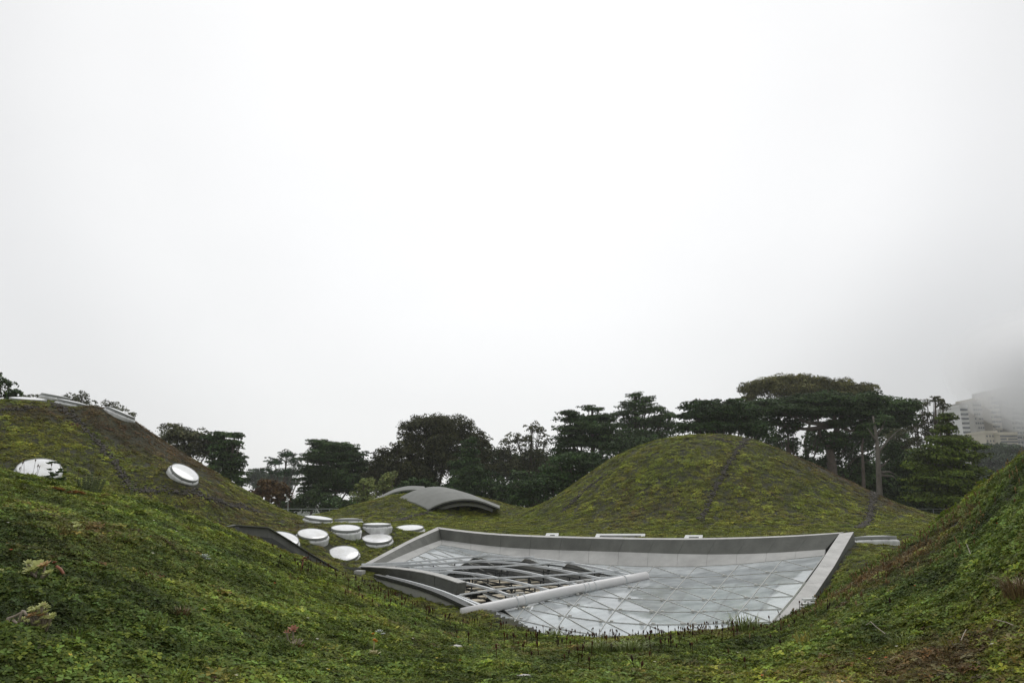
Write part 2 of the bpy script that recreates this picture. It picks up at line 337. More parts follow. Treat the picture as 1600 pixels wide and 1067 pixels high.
def inside(poly, x, y):
    x = np.asarray(x); y = np.asarray(y); r_ = np.zeros(x.shape, bool); n = len(poly); j = n - 1
    for i in range(n):
        xi, yi = poly[i]; xj, yj = poly[j]
        c = ((yi > y) != (yj > y)) & (x < (xj - xi) * (y - yi) / (yj - yi + 1e-12) + xi); r_ ^= c; j = i
    return r_
def shrink(poly, k):
    c = poly.mean(0); d = poly - c; L = np.linalg.norm(d, axis=1, keepdims=True); return c + d * (L - k) / L

# ------------------------------------------------------------------ ground sheet
na, nr = 420, 330
ang = np.linspace(R(-72), R(72), na); rad = np.r_[np.linspace(.6, 22, 190), np.geomspace(22.2, 100, nr - 190)]
AA, RR = np.meshgrid(ang, rad); X = np.sin(AA) * RR; Y = np.cos(AA) * RR
Z = H(X, np.clip(Y, .5, 87.5)); Y = np.minimum(Y, 87.5)
vs = np.stack([X, Y, Z], -1).reshape(-1, 3)
i0 = (np.arange(nr - 1)[:, None] * na + np.arange(na - 1)[None]).ravel()
fc = np.stack([i0, i0 + 1, i0 + 1 + na, i0 + na], -1)
cx = vs[fc].mean(1); keep = ~inside(shrink(hole, .18), cx[:, 0], cx[:, 1])
ys = vs[fc][:, :, 1]; keep &= (ys.max(1) - ys.min(1)) > 1e-4
tag(put('planted_roof', fast_mesh('planted_roof', vs, fc[keep][:, ::-1], M_soil, True)), 'rolling planted roof of dark soil under low plants', kind='structure')
m = MB(); m.box((0, 88.1, -7.8), (230, 1.0, 10.9)); tag(m.build('roof_edge_wall', M_concrete), 'pale concrete wall at the far edge of the roof', kind='structure')
m = MB(); m.add([(-1030, -190, -13.2), (1140, -190, -13.2), (1140, 1030, -13.2), (-1030, 1030, -13.2)], [(0, 1, 2, 3)]); tag(m.build('ground', M_park), 'park ground beyond the roof', kind='structure')
# far hill that carries the towers
gx = np.linspace(150, 1130, 60); gy = np.linspace(330, 1030, 50); GX, GY = np.meshgrid(gx, gy)
GZ = -13.4 + 75 * np.exp(-(((GX - 720) / 380)**2 + ((GY - 900) / 330)**2)) * (1 + .06 * np.sin(GX / 60) * np.sin(GY / 45))
vs = np.stack([GX, GY, GZ], -1).reshape(-1, 3); i0 = (np.arange(49)[:, None] * 60 + np.arange(59)[None]).ravel()
tag(put('hill', fast_mesh('hill', vs, np.stack([i0, i0 + 1, i0 + 61, i0 + 60], -1), M_hill, True)), 'wooded hill under the fog', kind='structure')

# ------------------------------------------------------------------ leaf materials
def leaf_material(name, col=None, inst=False, rough=.55, trans=.25):
    m_ = bpy.data.materials.new(name); m_.use_nodes = True; t = m_.node_tree; t.nodes.clear()
    o = N(t, 'ShaderNodeOutputMaterial'); d = N(t, 'ShaderNodeBsdfPrincipled'); tr = N(t, 'ShaderNodeBsdfTranslucent'); mx = N(t, 'ShaderNodeMixShader'); mx.inputs[0].default_value = trans
    d.inputs['Roughness'].default_value = rough; d.inputs['Specular IOR Level'].default_value = .1
    g = N(t, 'ShaderNodeNewGeometry'); nn = N(t, 'ShaderNodeTexNoise'); nn.inputs['Detail'].default_value = 4
    t.links.new(g.outputs['Position'], nn.inputs['Vector'])
    mul = N(t, 'ShaderNodeMix', data_type='RGBA', blend_type='MULTIPLY'); mul.inputs[0].default_value = 1
    if inst:
        a = N(t, 'ShaderNodeAttribute', attribute_type='INSTANCER', attribute_name='tint'); t.links.new(a.outputs['Color'], mul.inputs[6]); nn.inputs['Scale'].default_value = 1.1
    else:
        mul.inputs[6].default_value = (*col, 1); nn.inputs['Scale'].default_value = .22
    r_ = N(t, 'ShaderNodeValToRGB'); r_.color_ramp.elements[0].position = .3; r_.color_ramp.elements[1].position = .7
    r_.color_ramp.elements[0].color = (.62, .60, .62, 1); r_.color_ramp.elements[1].color = (1.35, 1.3, 1.15, 1); t.links.new(nn.outputs[0], r_.inputs[0])
    va = N(t, 'ShaderNodeAttribute', attribute_name='var'); m2 = N(t, 'ShaderNodeMix', data_type='RGBA', blend_type='MULTIPLY'); m2.inputs[0].default_value = 1
    t.links.new(r_.outputs[0], mul.inputs[7]); t.links.new(mul.outputs[2], m2.inputs[6]); t.links.new(va.outputs['Color'], m2.inputs[7])
    t.links.new(m2.outputs[2], d.inputs['Base Color']); t.links.new(m2.outputs[2], tr.inputs[0])
    t.links.new(d.outputs[0], mx.inputs[1]); t.links.new(tr.outputs[0], mx.inputs[2]); t.links.new(mx.outputs[0], o.inputs[0])
    return m_
def add_var(me, cols):   # per-face colour factor
    at_ = me.color_attributes.new('var', 'FLOAT_COLOR', 'CORNER'); lt = np.empty(len(me.polygons), np.int32); me.polygons.foreach_get('loop_total', lt)
    c = np.repeat(np.c_[cols, np.ones(len(cols))], lt, axis=0).astype(np.float32); at_.data.foreach_set('color', c.ravel())
M_cover = leaf_material('ground_cover_leaves', inst=True)

# ------------------------------------------------------------------ ground-cover clumps (instanced: nobody could count them)
def rot_rand(n, tilt):   # n rotation matrices, z axis tilted by up to `tilt`
    a = rng.uniform(0, 2 * math.pi, n); b = rng.uniform(0, tilt, n); c = rng.uniform(0, 2 * math.pi, n)
    ca, sa, cb, sb, cc, sc_ = np.cos(a), np.sin(a), np.cos(b), np.sin(b), np.cos(c), np.sin(c)
    Rz = np.zeros((n, 3, 3)); Rz[:, 0, 0] = ca; Rz[:, 0, 1] = -sa; Rz[:, 1, 0] = sa; Rz[:, 1, 1] = ca; Rz[:, 2, 2] = 1
    Rx = np.zeros((n, 3, 3)); Rx[:, 0, 0] = 1; Rx[:, 1, 1] = cb; Rx[:, 1, 2] = -sb; Rx[:, 2, 1] = sb; Rx[:, 2, 2] = cb
    R2 = np.zeros((n, 3, 3)); R2[:, 0, 0] = cc; R2[:, 0, 1] = -sc_; R2[:, 1, 0] = sc_; R2[:, 1, 1] = cc; R2[:, 2, 2] = 1
    return Rz @ Rx @ R2
def clump_leafy(n_leaf, size, height, lobes=3):
    vs, fs, cs = [], [], []
    for i in range(n_leaf):
        a = random.uniform(0, 6.28); r_ = math.sqrt(random.random()); base = V((math.cos(a) * r_, math.sin(a) * r_, height * (1 - .6 * r_ * r_) * random.uniform(.5, 1.15)))
        Rm = rot_rand(1, .75)[0]; br = random.uniform(.65, 1.4); hue = random.uniform(.85, 1.2); sz = size * random.uniform(.7, 1.25)
        for k in range(lobes):
            q = 2 * math.pi * k / lobes + random.uniform(-.2, .2); dr = V((math.cos(q), math.sin(q), 0)); sd_ = V((-math.sin(q), math.cos(q), 0))
            P = [V((0, 0, 0)), dr * .55 + sd_ * .38 + V((0, 0, .10)), dr * 1.05 + V((0, 0, -.08)), dr * .55 - sd_ * .38 + V((0, 0, .10)), dr * .5 + V((0, 0, -.02))]
            b = len(vs); vs += [base + Rm @ (p * sz) for p in P]; fs += [(b, b + 4, b + 1), (b + 1, b + 4, b + 2), (b + 4, b + 3, b + 2), (b, b + 3, b + 4)]
            j = random.uniform(.9, 1.1); cs += [(br * hue * j, br * j, br / hue * j)] * 4
    return vs, fs, cs
def clump_blades(n, length, spread, width, curl=.4):
    vs, fs, cs = [], [], []
    for i in range(n):
        a = random.uniform(0, 6.28); r_ = math.sqrt(random.random()) * spread; b0 = V((math.cos(a) * r_, math.sin(a) * r_, 0)); q = a + random.uniform(-.8, .8)
        o = V((math.cos(q), math.sin(q), 0)); s = V((-o[1], o[0], 0)) * width; L = length * random.uniform(.5, 1.2); le = random.uniform(.1, .8)
        p1 = b0 + o * L * le * .4 + V((0, 0, L * .55)); p2 = b0 + o * L * le * (1 + curl) + V((0, 0, L * (1 - le * .45)))
        b = len(vs); vs += [b0 - s, b0 + s, p1 + s * .8, p1 - s * .8, p2]; fs += [(b, b + 1, b + 2), (b, b + 2, b + 3), (b + 3, b + 2, b + 4)]
        br = random.uniform(.6, 1.4); h_ = random.uniform(.85, 1.25); cs += [(br * h_, br, br / h_)] * 3
    return vs, fs, cs
src = bpy.data.collections.new('cover_sources')
def src_obj(name, data, m_):
    me = mesh(name, data[0], data[1], m_); add_var(me, np.array(data[2])); o = bpy.data.objects.new(name, me); src.objects.link(o); return o
k = 0
for i in range(4): src_obj('a_leafy%d' % i, clump_leafy(13, .34, .55), M_cover)          # 0-3 strawberry-like
for i in range(3): src_obj('b_mossy%d' % i, clump_leafy(26, .20, .5, 3), M_cover)         # 4-6 fine low leaves
for i in range(3): src_obj('c_grassy%d' % i, clump_blades(26, .85, .7, .045), M_cover)   # 7-9 fine grass
for i in range(2): src_obj('d_dry%d' % i, clump_blades(24, .75, .9, .03, 1.2), M_cover)      # 10-11 dry litter

src_obj('e_flower0', ([V((.25 * math.cos(a) * (k % 2 * .5 + .6), .25 * math.sin(a) * (k % 2 * .5 + .6), .75 + .05 * (k % 2))) for k, a in enumerate(np.linspace(0, 5.5, 10))] + [V((0, 0, .7))], [(i, (i + 1) % 10, 10) for i in range(10)], [(1, 1, 1)] * 10), M_cover)
def noise2(x, y, s, seed=0):
    r2 = np.random.default_rng(seed + 5); o = 0; amp = 1; tot = 0
    for oc in range(4):
        for j in range(3):
            th = r2.uniform(0, 6.28); ph = r2.uniform(0, 6.28); f_ = s * 2**oc * r2.uniform(.8, 1.25); th2 = r2.uniform(0, 6.28); ph2 = r2.uniform(0, 6.28)
            o = o + amp * np.sin(f_ * (x * math.cos(th) + y * math.sin(th)) + ph + 1.5 * np.sin(f_ * .7 * (x * math.cos(th2) + y * math.sin(th2)) + ph2)); tot += amp
        amp *= .6
    return o / tot * 1.9
# gabion strips: dark rock bands between the planting trays
strips = [[(52, 637, 36.5), (96, 641, 35), (112, 650, 34), (130, 668, 33), (150, 688, 32), (165, 707, 31), (180, 727, 30), (196, 748, 29), (206, 768, 28)],
          [(206, 768, 28), (245, 766, 28.5), (290, 771, 29), (330, 780, 29.5), (370, 792, 30), (400, 799, 30.5)],
          [(1172, 686, 47), (1158, 698, 45), (1144, 718, 43), (1128, 745, 41.5), (1108, 785, 39.5), (1092, 815, 38)],
          [(1118, 687, 46), (1148, 694, 46), (1165, 693, 46.5)],
          [(1412, 798, 60), (1385, 806, 48), (1355, 818, 38), (1340, 826, 33)],
          [(950, 740, 44), (915, 765, 43), (880, 800, 41)],
          [(0, 642, 34), (50, 638, 35.5)],
          [(672, 800, 55), (640, 808, 52), (600, 815, 46)]]
def ground_hit(px, py, Y0, span=8):   # where the sight line meets the ground near Y0
    ys = np.linspace(Y0 - span, Y0 + span, 161); P = np.array([at(px, py, y_) for y_ in ys]); d = P[:, 2] - H(P[:, 0], P[:, 1])
    s = np.where((d[:-1] > 0) & (d[1:] <= 0))[0]
    if len(s): i = s[np.argmin(np.abs(ys[s] - Y0))]; t = d[i] / (d[i] - d[i + 1]); return P[i] * (1 - t) + P[i + 1] * t
    i = np.argmin(np.abs(d)); p = P[i].copy(); p[2] = H(p[0], p[1]); return p
strip_pts = []
for s in strips:
    P = np.array([ground_hit(*q) for q in s]); dd = np.r_[0, np.cumsum(np.linalg.norm(np.diff(P[:, :2], axis=0), axis=1))]
    t = np.arange(0, dd[-1], .12); strip_pts.append(np.c_[np.interp(t, dd, P[:, 0]), np.interp(t, dd, P[:, 1])])
skc = np.array([at(s[0], s[1], s[2])[:2] for s in SKY])
def blocked(x, y, margin=0.):
    b = inside(shrink(hole, -.16 - margin), x, y) | (y > 87)
    for (qx, qy), s in zip(skc, SKY): b |= np.hypot(x - qx, y - qy) < s[3] * .52
    return b
SP = np.concatenate(strip_pts)
def strip_dist(x, y):
    o = np.full(x.shape, 9.)
    for P in strip_pts:
        if not len(P): continue
        lo, hi = P.min(0) - 1, P.max(0) + 1; m_ = (x > lo[0]) & (x < hi[0]) & (y > lo[1]) & (y < hi[1]); idx = np.where(m_)[0]
        for j in range(0, len(idx), 20000):
            ii = idx[j:j + 20000]; d = np.hypot(x[ii, None] - P[None, :, 0], y[ii, None] - P[None, :, 1]).min(1); o[ii] = np.minimum(o[ii], d)
    return o
def sample_polar(n, r0, r1, p, amax=R(43)):   # density in r ~ r^p
    u = rng.random(n); q = p + 1; r_ = (r0**q + u * (r1**q - r0**q))**(1 / q); a = rng.uniform(-amax, amax, n)
    return np.sin(a) * r_, np.cos(a) * r_, r_
n_near, n_far = 170000, 290000
x1, y1, r1 = sample_polar(n_near, 3.0, 11, .4, R(68)); x2, y2, r2 = sample_polar(n_far, 11, 92, -.55, R(50))
x3, y3, r3 = sample_polar(22000, 11, 30, -.3, R(70)); k3 = np.abs(np.arctan2(x3, y3)) > R(50); x2, y2, r2 = np.r_[x2, x3[k3]], np.r_[y2, y3[k3]], np.r_[r2, r3[k3]]
x = np.r_[x1, x2]; y = np.r_[y1, y2]; r_ = np.r_[r1, r2]
sd_ = strip_dist(x, y)
ok = ~blocked(x, y) & ((sd_ > .12) | (rng.random(len(x)) < .60)); x, y, r_, sd_ = x[ok], y[ok], r_[ok], sd_[ok]
z = H(x, y); nn = Hn(x, y); n = len(x)
u1 = noise2(x, y, .55, 1); u2 = noise2(x, y, 1.3, 2); u3 = noise2(x, y, .22, 3); u4 = noise2(x, y, 3.0, 4)
GR = np.array([(.116, .172, .028), (.20, .27, .03), (.225, .220, .042), (.115, .088, .048), (.15, .055, .032), (.088, .142, .046)])
# brown patches where the photograph has them: right flanks and feet of the domes, the band on the right slope
fr_ = 1.25 - .7 * np.clip((r_ - 14) / 16, 0, 1)
brown = -.24 + (.45 * u1 + .40 * u2 + .25 * u4) * fr_
def blob(px, py, Y0, rad_, k_):
    c = ground_hit(px, py, Y0); return k_ * np.exp(-((x - c[0])**2 + (y - c[1])**2) / rad_**2)
for b_ in [(1330, 745, 50, 3.2, .8), (1240, 700, 50, 2.6, .8), (1380, 785, 50, 3, .7), (1290, 725, 50, 3, .8), (1150, 760, 44, 1.8, .5), (960, 800, 40, 2.5, .4), (1060, 800, 39, 2.0, .45), (250, 690, 37, 2.5, 1.1), (215, 665, 38, 2.5, 1.1), (290, 712, 37, 2.2, .8), (60, 640, 37, 1.6, .9), (150, 650, 37, 2, .7),
           (330, 790, 26, 3, .5), (400, 800, 34, 3.0, .45), (440, 815, 38, 3, .3), (1370, 900, 15, .9, .65), (1430, 860, 14.5, .9, .65), (1470, 820, 14, .8, .55), (1520, 790, 13, .8, .5), (1320, 925, 15, 1, .5), (1500, 850, 12, .7, .5), (1530, 950, 9, .8, .4),
           (20, 880, 8, 1.0, .7), (130, 830, 9.5, .7, .5), (300, 870, 11, .5, .7), (1480, 1040, 6.5, .5, .5), (1480, 870, 12, 2.2, .15), (1540, 820, 11, 1.8, .12), (1390, 930, 12, 1.6, .15), (850, 1020, 12, 1.6, .35), (1000, 1030, 11.5, 1.6, .3), (1150, 1000, 13, 1.4, .3), (640, 970, 14, 1.2, .35), (100, 1020, 5.4, .4, .5)]:
    brown = brown + blob(*b_)
green = .1 + (.6 * u3 + .3 * u4) * fr_
for b_ in [(1040, 710, 46, 3.2, 1.0), (1190, 790, 40, 2.2, 1.0), (900, 800, 42, 3, .4), (350, 760, 33, 2.5, .7), (250, 850, 12, 1.6, .6), (420, 900, 12.5, 2.0, .6), (560, 955, 11.5, 1.5, .5), (1420, 930, 10.5, 1.8, .5), (1540, 760, 12, 1.0, .9), (700, 810, 52, 4, .6), (1420, 815, 42, 4, .9), (1010, 820, 36, 3, .2)]:
    green = green + blob(*b_)
far = np.clip((r_ - 12) / 20, 0, 1)
t0 = np.clip(.5 + green * .8, 0, 1)[:, None]
col = GR[0] * (1 - t0) + GR[1] * t0
mixo = np.clip(.32 * far + .25 * u2 + .12, 0, 1)[:, None]; col = col * (1 - mixo) + GR[2] * mixo
near_blue = (np.clip(.5 - .8 * u1, 0, 1) * (1 - far) * .65)[:, None]; col = col * (1 - near_blue) + GR[5] * near_blue
bt = np.clip(brown * 1.1 + rng.normal(0, .36, n), 0, .92)[:, None]; bc = GR[3] * (1 - .22) + GR[4] * .22
redness = np.clip(rng.normal(.15, .25, n), 0, 1)[:, None]; bc = GR[3] * (1 - redness) + GR[4] * redness
col = col * (1 - bt) + bc * bt
col = col * (.94 + .04 * far[:, None]) * rng.uniform(.6, 1.45, n)[:, None] * np.clip(1 + (.5 * u4 + .35 * u2) * (1 - .65 * far), .4, 1.7)[:, None]
kind = np.zeros(n, np.int32); rv = rng.random(n)
kind = np.where(rv < .62 - .45 * far, rng.integers(0, 4, n), np.where(rv < .80 - .15 * far, rng.integers(4, 7, n), rng.integers(7, 10, n)))
tallg = (rng.random(n) < .006) & (far < .6); kind = np.where(tallg, rng.integers(7, 10, n), kind)
kind = np.where((bt[:, 0] > .45) & ~tallg & (rng.random(n) < .6), rng.integers(10, 12, n), kind)
tall = u3 * .4 + u4 * 1.0
s0 = .063 * rng.choice([.65, .9, 1., 1.4], len(r_)) * np.maximum(1, r_ / 11)**.64 * rng.uniform(.65, 1.35, n) * (1 + .25 * np.clip(tall, -1, 1))
hs = np.where(tallg, 1.5, np.where(kind >= 7, .8, 1.)) * (1 - .45 * far)
scl = np.stack([s0, s0, s0 * hs], -1)
fl_ = (rng.random(n) < .0009) & (r_ < 30); kind = np.where(fl_, 12, kind); fc_ = np.array([(.8, .8, .7), (.75, .6, .12), (.6, .12, .05)])[rng.choice(3, n, p=[.5, .3, .2])]; col = np.where(fl_[:, None], fc_, col)
scl = np.where(fl_[:, None], np.stack([np.full(n, .065)] * 3, -1), scl)
z = z - .012 * s0
# rotations that follow the slope
up = nn * .8 + np.array((0, 0, .2)); up /= np.linalg.norm(up, axis=1, keepdims=True)
qa = rng.uniform(0, 6.283, n); h0 = np.stack([np.cos(qa), np.sin(qa), np.zeros(n)], -1)
tx = h0 - up * (h0 * up).sum(1, keepdims=True); tx /= np.linalg.norm(tx, axis=1, keepdims=True); ty = np.cross(up, tx)
eul = np.stack([np.arctan2(ty[:, 2], up[:, 2]), -np.arcsin(np.clip(tx[:, 2], -1, 1)), np.arctan2(tx[:, 1], tx[:, 0])], -1)
def scatter(name, label, P, scl_, eul_, tint, kind_, coll):
    me = bpy.data.meshes.new(name); me.vertices.add(len(P)); me.vertices.foreach_set('co', P.astype(np.float32).ravel())
    for nm, ty_, dat, key in (('rot', 'FLOAT_VECTOR', eul_, 'vector'), ('scl', 'FLOAT_VECTOR', scl_, 'vector'), ('tint', 'FLOAT_COLOR', np.c_[tint, np.ones(len(P))], 'color')):
        a = me.attributes.new(nm, ty_, 'POINT'); a.data.foreach_set(key, dat.astype(np.float32).ravel())
    a = me.attributes.new('idx', 'INT', 'POINT'); a.data.foreach_set('value', kind_.astype(np.int32))
    o = put(name, me); me.materials.append(M_cover); tag(o, label, kind='stuff')
    g = bpy.data.node_groups.new(name, 'GeometryNodeTree'); g.interface.new_socket('Geometry', in_out='INPUT', socket_type='NodeSocketGeometry'); g.interface.new_socket('Geometry', in_out='OUTPUT', socket_type='NodeSocketGeometry')
    gi = N(g, 'NodeGroupInput'); go = N(g, 'NodeGroupOutput'); ip = N(g, 'GeometryNodeInstanceOnPoints'); ci = N(g, 'GeometryNodeCollectionInfo'); ci.inputs[0].default_value = coll; ci.inputs['Separate Children'].default_value = True; ci.inputs['Reset Children'].default_value = True
    def na_(nm, dt): q = N(g, 'GeometryNodeInputNamedAttribute', data_type=dt); q.inputs[0].default_value = nm; return q.outputs[0]
    g.links.new(gi.outputs[0], ip.inputs['Points']); g.links.new(ci.outputs[0], ip.inputs['Instance']); ip.inputs['Pick Instance'].default_value = True
    g.links.new(na_('idx', 'INT'), ip.inputs['Instance Index']); g.links.new(na_('scl', 'FLOAT_VECTOR'), ip.inputs['Scale'])
    er = N(g, 'FunctionNodeEulerToRotation'); g.links.new(na_('rot', 'FLOAT_VECTOR'), er.inputs[0]); g.links.new(er.outputs[0], ip.inputs['Rotation'])
    g.links.new(ip.outputs[0], go.inputs[0]); md = o.modifiers.new('scatter', 'NODES'); md.node_group = g
    return o
scatter('ground_cover', 'mixed low green roof plants, strawberry leaves, moss and dry litter over the mounds', np.stack([x, y, z], -1), scl, eul, col, kind, src)

# gabion stones
def gabion():
    ico = [(0, 0, 1), (.9, 0, .3), (.2, .85, .3), (-.75, .5, .35), (-.7, -.55, .3), (.3, -.85, .3), (.6, .5, -.4), (-.3, .8, -.5), (-.8, -.1, -.5), (-.2, -.8, -.5), (.65, -.45, -.4), (0, 0, -.9)]
    fi = [(0, 1, 2), (0, 2, 3), (0, 3, 4), (0, 4, 5), (0, 5, 1), (1, 6, 2), (2, 7, 3), (3, 8, 4), (4, 9, 5), (5, 10, 1), (6, 7, 2), (7, 8, 3), (8, 9, 4), (9, 10, 5), (10, 6, 1), (6, 11, 7), (7, 11, 8), (8, 11, 9), (9, 11, 10), (10, 11, 6)]
    ico = np.array(ico); fi = np.array(fi); out_ = []
    for P in strip_pts:
        Q = np.repeat(P, 5, axis=0) + rng.normal(0, .10, (len(P) * 5, 2)) + (rng.normal(0, .06, (len(P), 1)).repeat(5, 0)); out_.append(Q)
    Q = np.concatenate(out_); ok_ = ~blocked(Q[:, 0], Q[:, 1]); Q = Q[ok_]
    zz = H(Q[:, 0], Q[:, 1]); s = rng.uniform(.035, .085, len(Q)); Rm = rot_rand(len(Q), 3.1)
    vs_ = (np.einsum('nij,kj->nki', Rm, ico * (1, 1, .75)) * s[:, None, None] + np.stack([Q[:, 0], Q[:, 1], zz + s * .4 + .015], -1)[:, None, :]).reshape(-1, 3)
    fs_ = (fi[None] + 12 * np.arange(len(Q))[:, None, None]).reshape(-1, 3)
    tag(put('gabion_stones', fast_mesh('gabion_stones', vs_, fs_, M_stone)), 'bands of loose dark stones running down between the planted beds', kind='stuff')
gabion()

# seed heads: dark brown spikes standing along the crest and the right slope
def spikes(name, label, cols_, spots, hgt=(.10, .24)):
    V_, F_, Cc = [], [], []; b = 0
    for (px0, py0, y0, w_, d_, n_) in spots:
        c = ground_hit(px0, py0, y0)
        for i in range(n_):
            X_ = c[0] + random.gauss(0, w_); Y_ = c[1] + random.gauss(0, d_)
            if blocked(np.array([X_]), np.array([Y_]))[0]: continue
            z0 = float(H(X_, Y_)); h_ = random.uniform(*hgt); lx, ly = random.gauss(0, .05) * h_ * 4, random.gauss(0, .05) * h_ * 4
            base = V((X_, Y_, z0)); top = V((X_ + lx * .5, Y_ + ly * .5, z0 + h_)); r0 = .0035; col_ = random.choice(cols_)
            hd = random.uniform(.035, .07); rr = random.uniform(.008, .015)
            prof_ = [(0, r0), (h_ - hd, r0), (h_ - hd * .7, rr), (h_ - hd * .25, rr * .85), (h_, .002)]
            for (zz_, q) in prof_:
                p = base + (top - base) * (zz_ / h_)
                for kk in range(4): V_.append(p + V((math.cos(kk * 1.571) * q, math.sin(kk * 1.571) * q, 0)))
            for j in range(4):
                for kk in range(4):
                    F_.append((b + j * 4 + kk, b + j * 4 + (kk + 1) % 4, b + j * 4 + 4 + (kk + 1) % 4, b + j * 4 + 4 + kk)); Cc.append(col_)
            b += 20
    me = fast_mesh(name, np.array(V_), np.array(F_), M_spike); add_var(me, np.array(Cc)); tag(put(name, me), label, kind='stuff')
M_spike = leaf_material('seed_head', (1, 1, 1), False, .8, .05)
SC = [(.045, .022, .014), (.07, .03, .02), (.09, .045, .02), (.035, .02, .018)]
sp1 = []
for px0 in range(470, 1290, 14):
    a = at(px0, 900, 10); aa = a[0] / a[1]; Yc = float(np.interp(aa, crest[0], crest[1])); zc = np.interp(aa, crest[0], crest[2])
    yy = float(np.interp(px0, [470, 520, 600, 680, 750, 850, 950, 1050, 1150, 1200, 1270], [876, 897, 931, 963, 981, 995, 1001, 996, 984, 973, 944]))
    sp1.append((px0, yy + 3, Yc - .4, .2, .6, random.choice([0, 3, 9]) + 1)); sp1.append((px0, yy + random.uniform(8, 30), Yc - 2, .4, 1.0, random.choice([0, 2, 5])))
spikes('seed_heads', 'dark brown spent flower spikes along the crest above the glass roof', SC, sp1)
sp2 = [(px0, py0, y0, 1.1, .9, 38) for px0, py0, y0 in [(1300, 935, 15), (1350, 905, 15.5), (1400, 872, 15.5), (1440, 845, 15), (1480, 815, 14.5), (1520, 785, 13.5), (1500, 850, 12), (1400, 900, 13), (1330, 930, 14)]]
spikes('dry_stems', 'dry brown stems standing in a band across the right slope', [(.20, .14, .07), (.13, .08, .045), (.24, .18, .09)], sp2, (.08, .2))

# ------------------------------------------------------------------ skylights
def lathe(prof_, n=40):
    vs_, fs_ = [], []
    for (q, zz) in prof_:
        for k_ in range(n): a = 2 * math.pi * k_ / n; vs_.append((q * math.cos(a), q * math.sin(a), zz))
    for i in range(len(prof_) - 1):
        for k_ in range(n): a = i * n + k_; b = i * n + (k_ + 1) % n; fs_.append((a, b, b + n, a + n))
    return vs_, fs_
def lathe_mesh(name, p, m_, cap_top=False):
    v_, f_ = lathe(p); n = 40
    if cap_top: f_.append(tuple((len(p) - 1) * n + k_ for k_ in range(n)))
    return mesh(name, v_, f_, m_, True)
me_drum = lathe_mesh('drum', [(.49, -.45), (.49, -.05), (.50, .0), (.498, .035), (.47, .06), (.44, .065)], M_white)
me_collar = lathe_mesh('collar', [(.44, .055), (.452, .06), (.452, .135), (.447, .142), (.435, .142), (.435, .125)], M_collar)
me_lens = lathe_mesh('lens', [(.436, .130), (.38, .146), (.28, .158), (.15, .165), (.02, .168)], M_disc, True)
me_bolt = mesh('bolt', *lathe([(.012, .06), (.012, .075), (.002, .077)], 8)[:2], M_dark)
for i, (px, py, Y0, dia, tw, rl, lab) in enumerate(SKY):
    c = at(px, py, Y0)
    if tw is None:
        n_ = Hn(np.array([c[0]]), np.array([c[1]]))[0]
        if i == 10: n_ = n_ + V((.10, -.18, 0))
        if i == 11: n_ = n_ + V((0, -.25, 0))
    else:
        vh = V((c[0], c[1], 0)); vh /= np.linalg.norm(vh); rt = V((vh[1], -vh[0], 0)); n_ = V((0, 0, 1)) + rt * math.tan(R(rl)) - vh * math.tan(R(tw))
    q = Vector(n_).to_track_quat('Z', 'Y')
    o = empty('skylight', c, lab, 'skylight', 'round skylights in the planted roof'); o.rotation_euler = q.to_euler(); o.scale = (dia,) * 3
    for nm, me_ in (('drum', me_drum), ('collar', me_collar), ('lens', me_lens)):
        ch = bpy.data.objects.new(nm, me_); C.objects.link(ch); ch.parent = o
    for k_ in range(8):
        ch = bpy.data.objects.new('bolt', me_bolt); C.objects.link(ch); ch.parent = o; ch.location = (.475 * math.cos(k_ * .785), .475 * math.sin(k_ * .785), 0)

# ------------------------------------------------------------------ glass roof
roof = empty('glass_roof', at(950, 900, 28), 'sagging glass roof over the central hall, framed by a broad grey rim', 'glass roof')
def panels(name, top, bot, mat_, nseg, th, gap=.005, flip=False):
    """panels between two 3-D polylines, each an object, open joints between them"""
    n_ = len(top); T = lambda P, t: np.array([np.interp(t * (n_ - 1), np.arange(n_), P[:, k_]) for k_ in range(3)])
    L = np.linalg.norm(np.diff(top, axis=0), axis=1).sum()
    for s in range(nseg):
        t0_, t1_ = s / nseg + gap / L, (s + 1) / nseg - gap / L; tm = (t0_ + t1_) / 2; mb = MB()
        for a, b in ((t0_, tm), (tm, t1_)):
            Q = (T(top, a), T(top, b), T(bot, b), T(bot, a))
            if flip: Q = Q[::-1]
            mb.slab(*Q, th)
        mb.build(name, mat_, roof)
panels('rim_cap', capB_out, capB_in, M_cap, 13, .10, flip=True)
panels('fascia_panel', capB_in, wallB, M_fascia, 13, .08, flip=True)
panels('slope_panel', wallB, glB, M_band, 13, .08, flip=True)
panels('rim_cap', capR_out, capR_in, M_cap, 7, .14, flip=True)
capR_low = capR_out - np.array((-.02, 0, .75)); panels('outer_panel', capR_out, capR_low, M_fascia, 7, .06)
capR_inl = capR_in.copy(); panels('inner_panel', capR_in - np.array((0, 0, .12)), glR - np.array((0, 0, .05)), M_band, 7, .06, flip=True)
panels('rim_cap', capL_out, capL_in, M_cap, 5, .10)
panels('fascia_panel', capL_in, wallL, M_fascia, 5, .08)
panels('slope_panel', wallL, glL, M_band, 5, .08)
capB_low = capB_out - np.array((0, 0, .8)); panels('outer_panel', capB_out + np.array((0, .0, -.05)), capB_low + np.array((0, .0, 0)), M_fascia, 6, .05)
capL_low = capL_out - np.array((0, 0, .9)); panels('outer_panel', capL_out + np.array((0, 0, -.12)), capL_low, M_fascia, 3, .05)

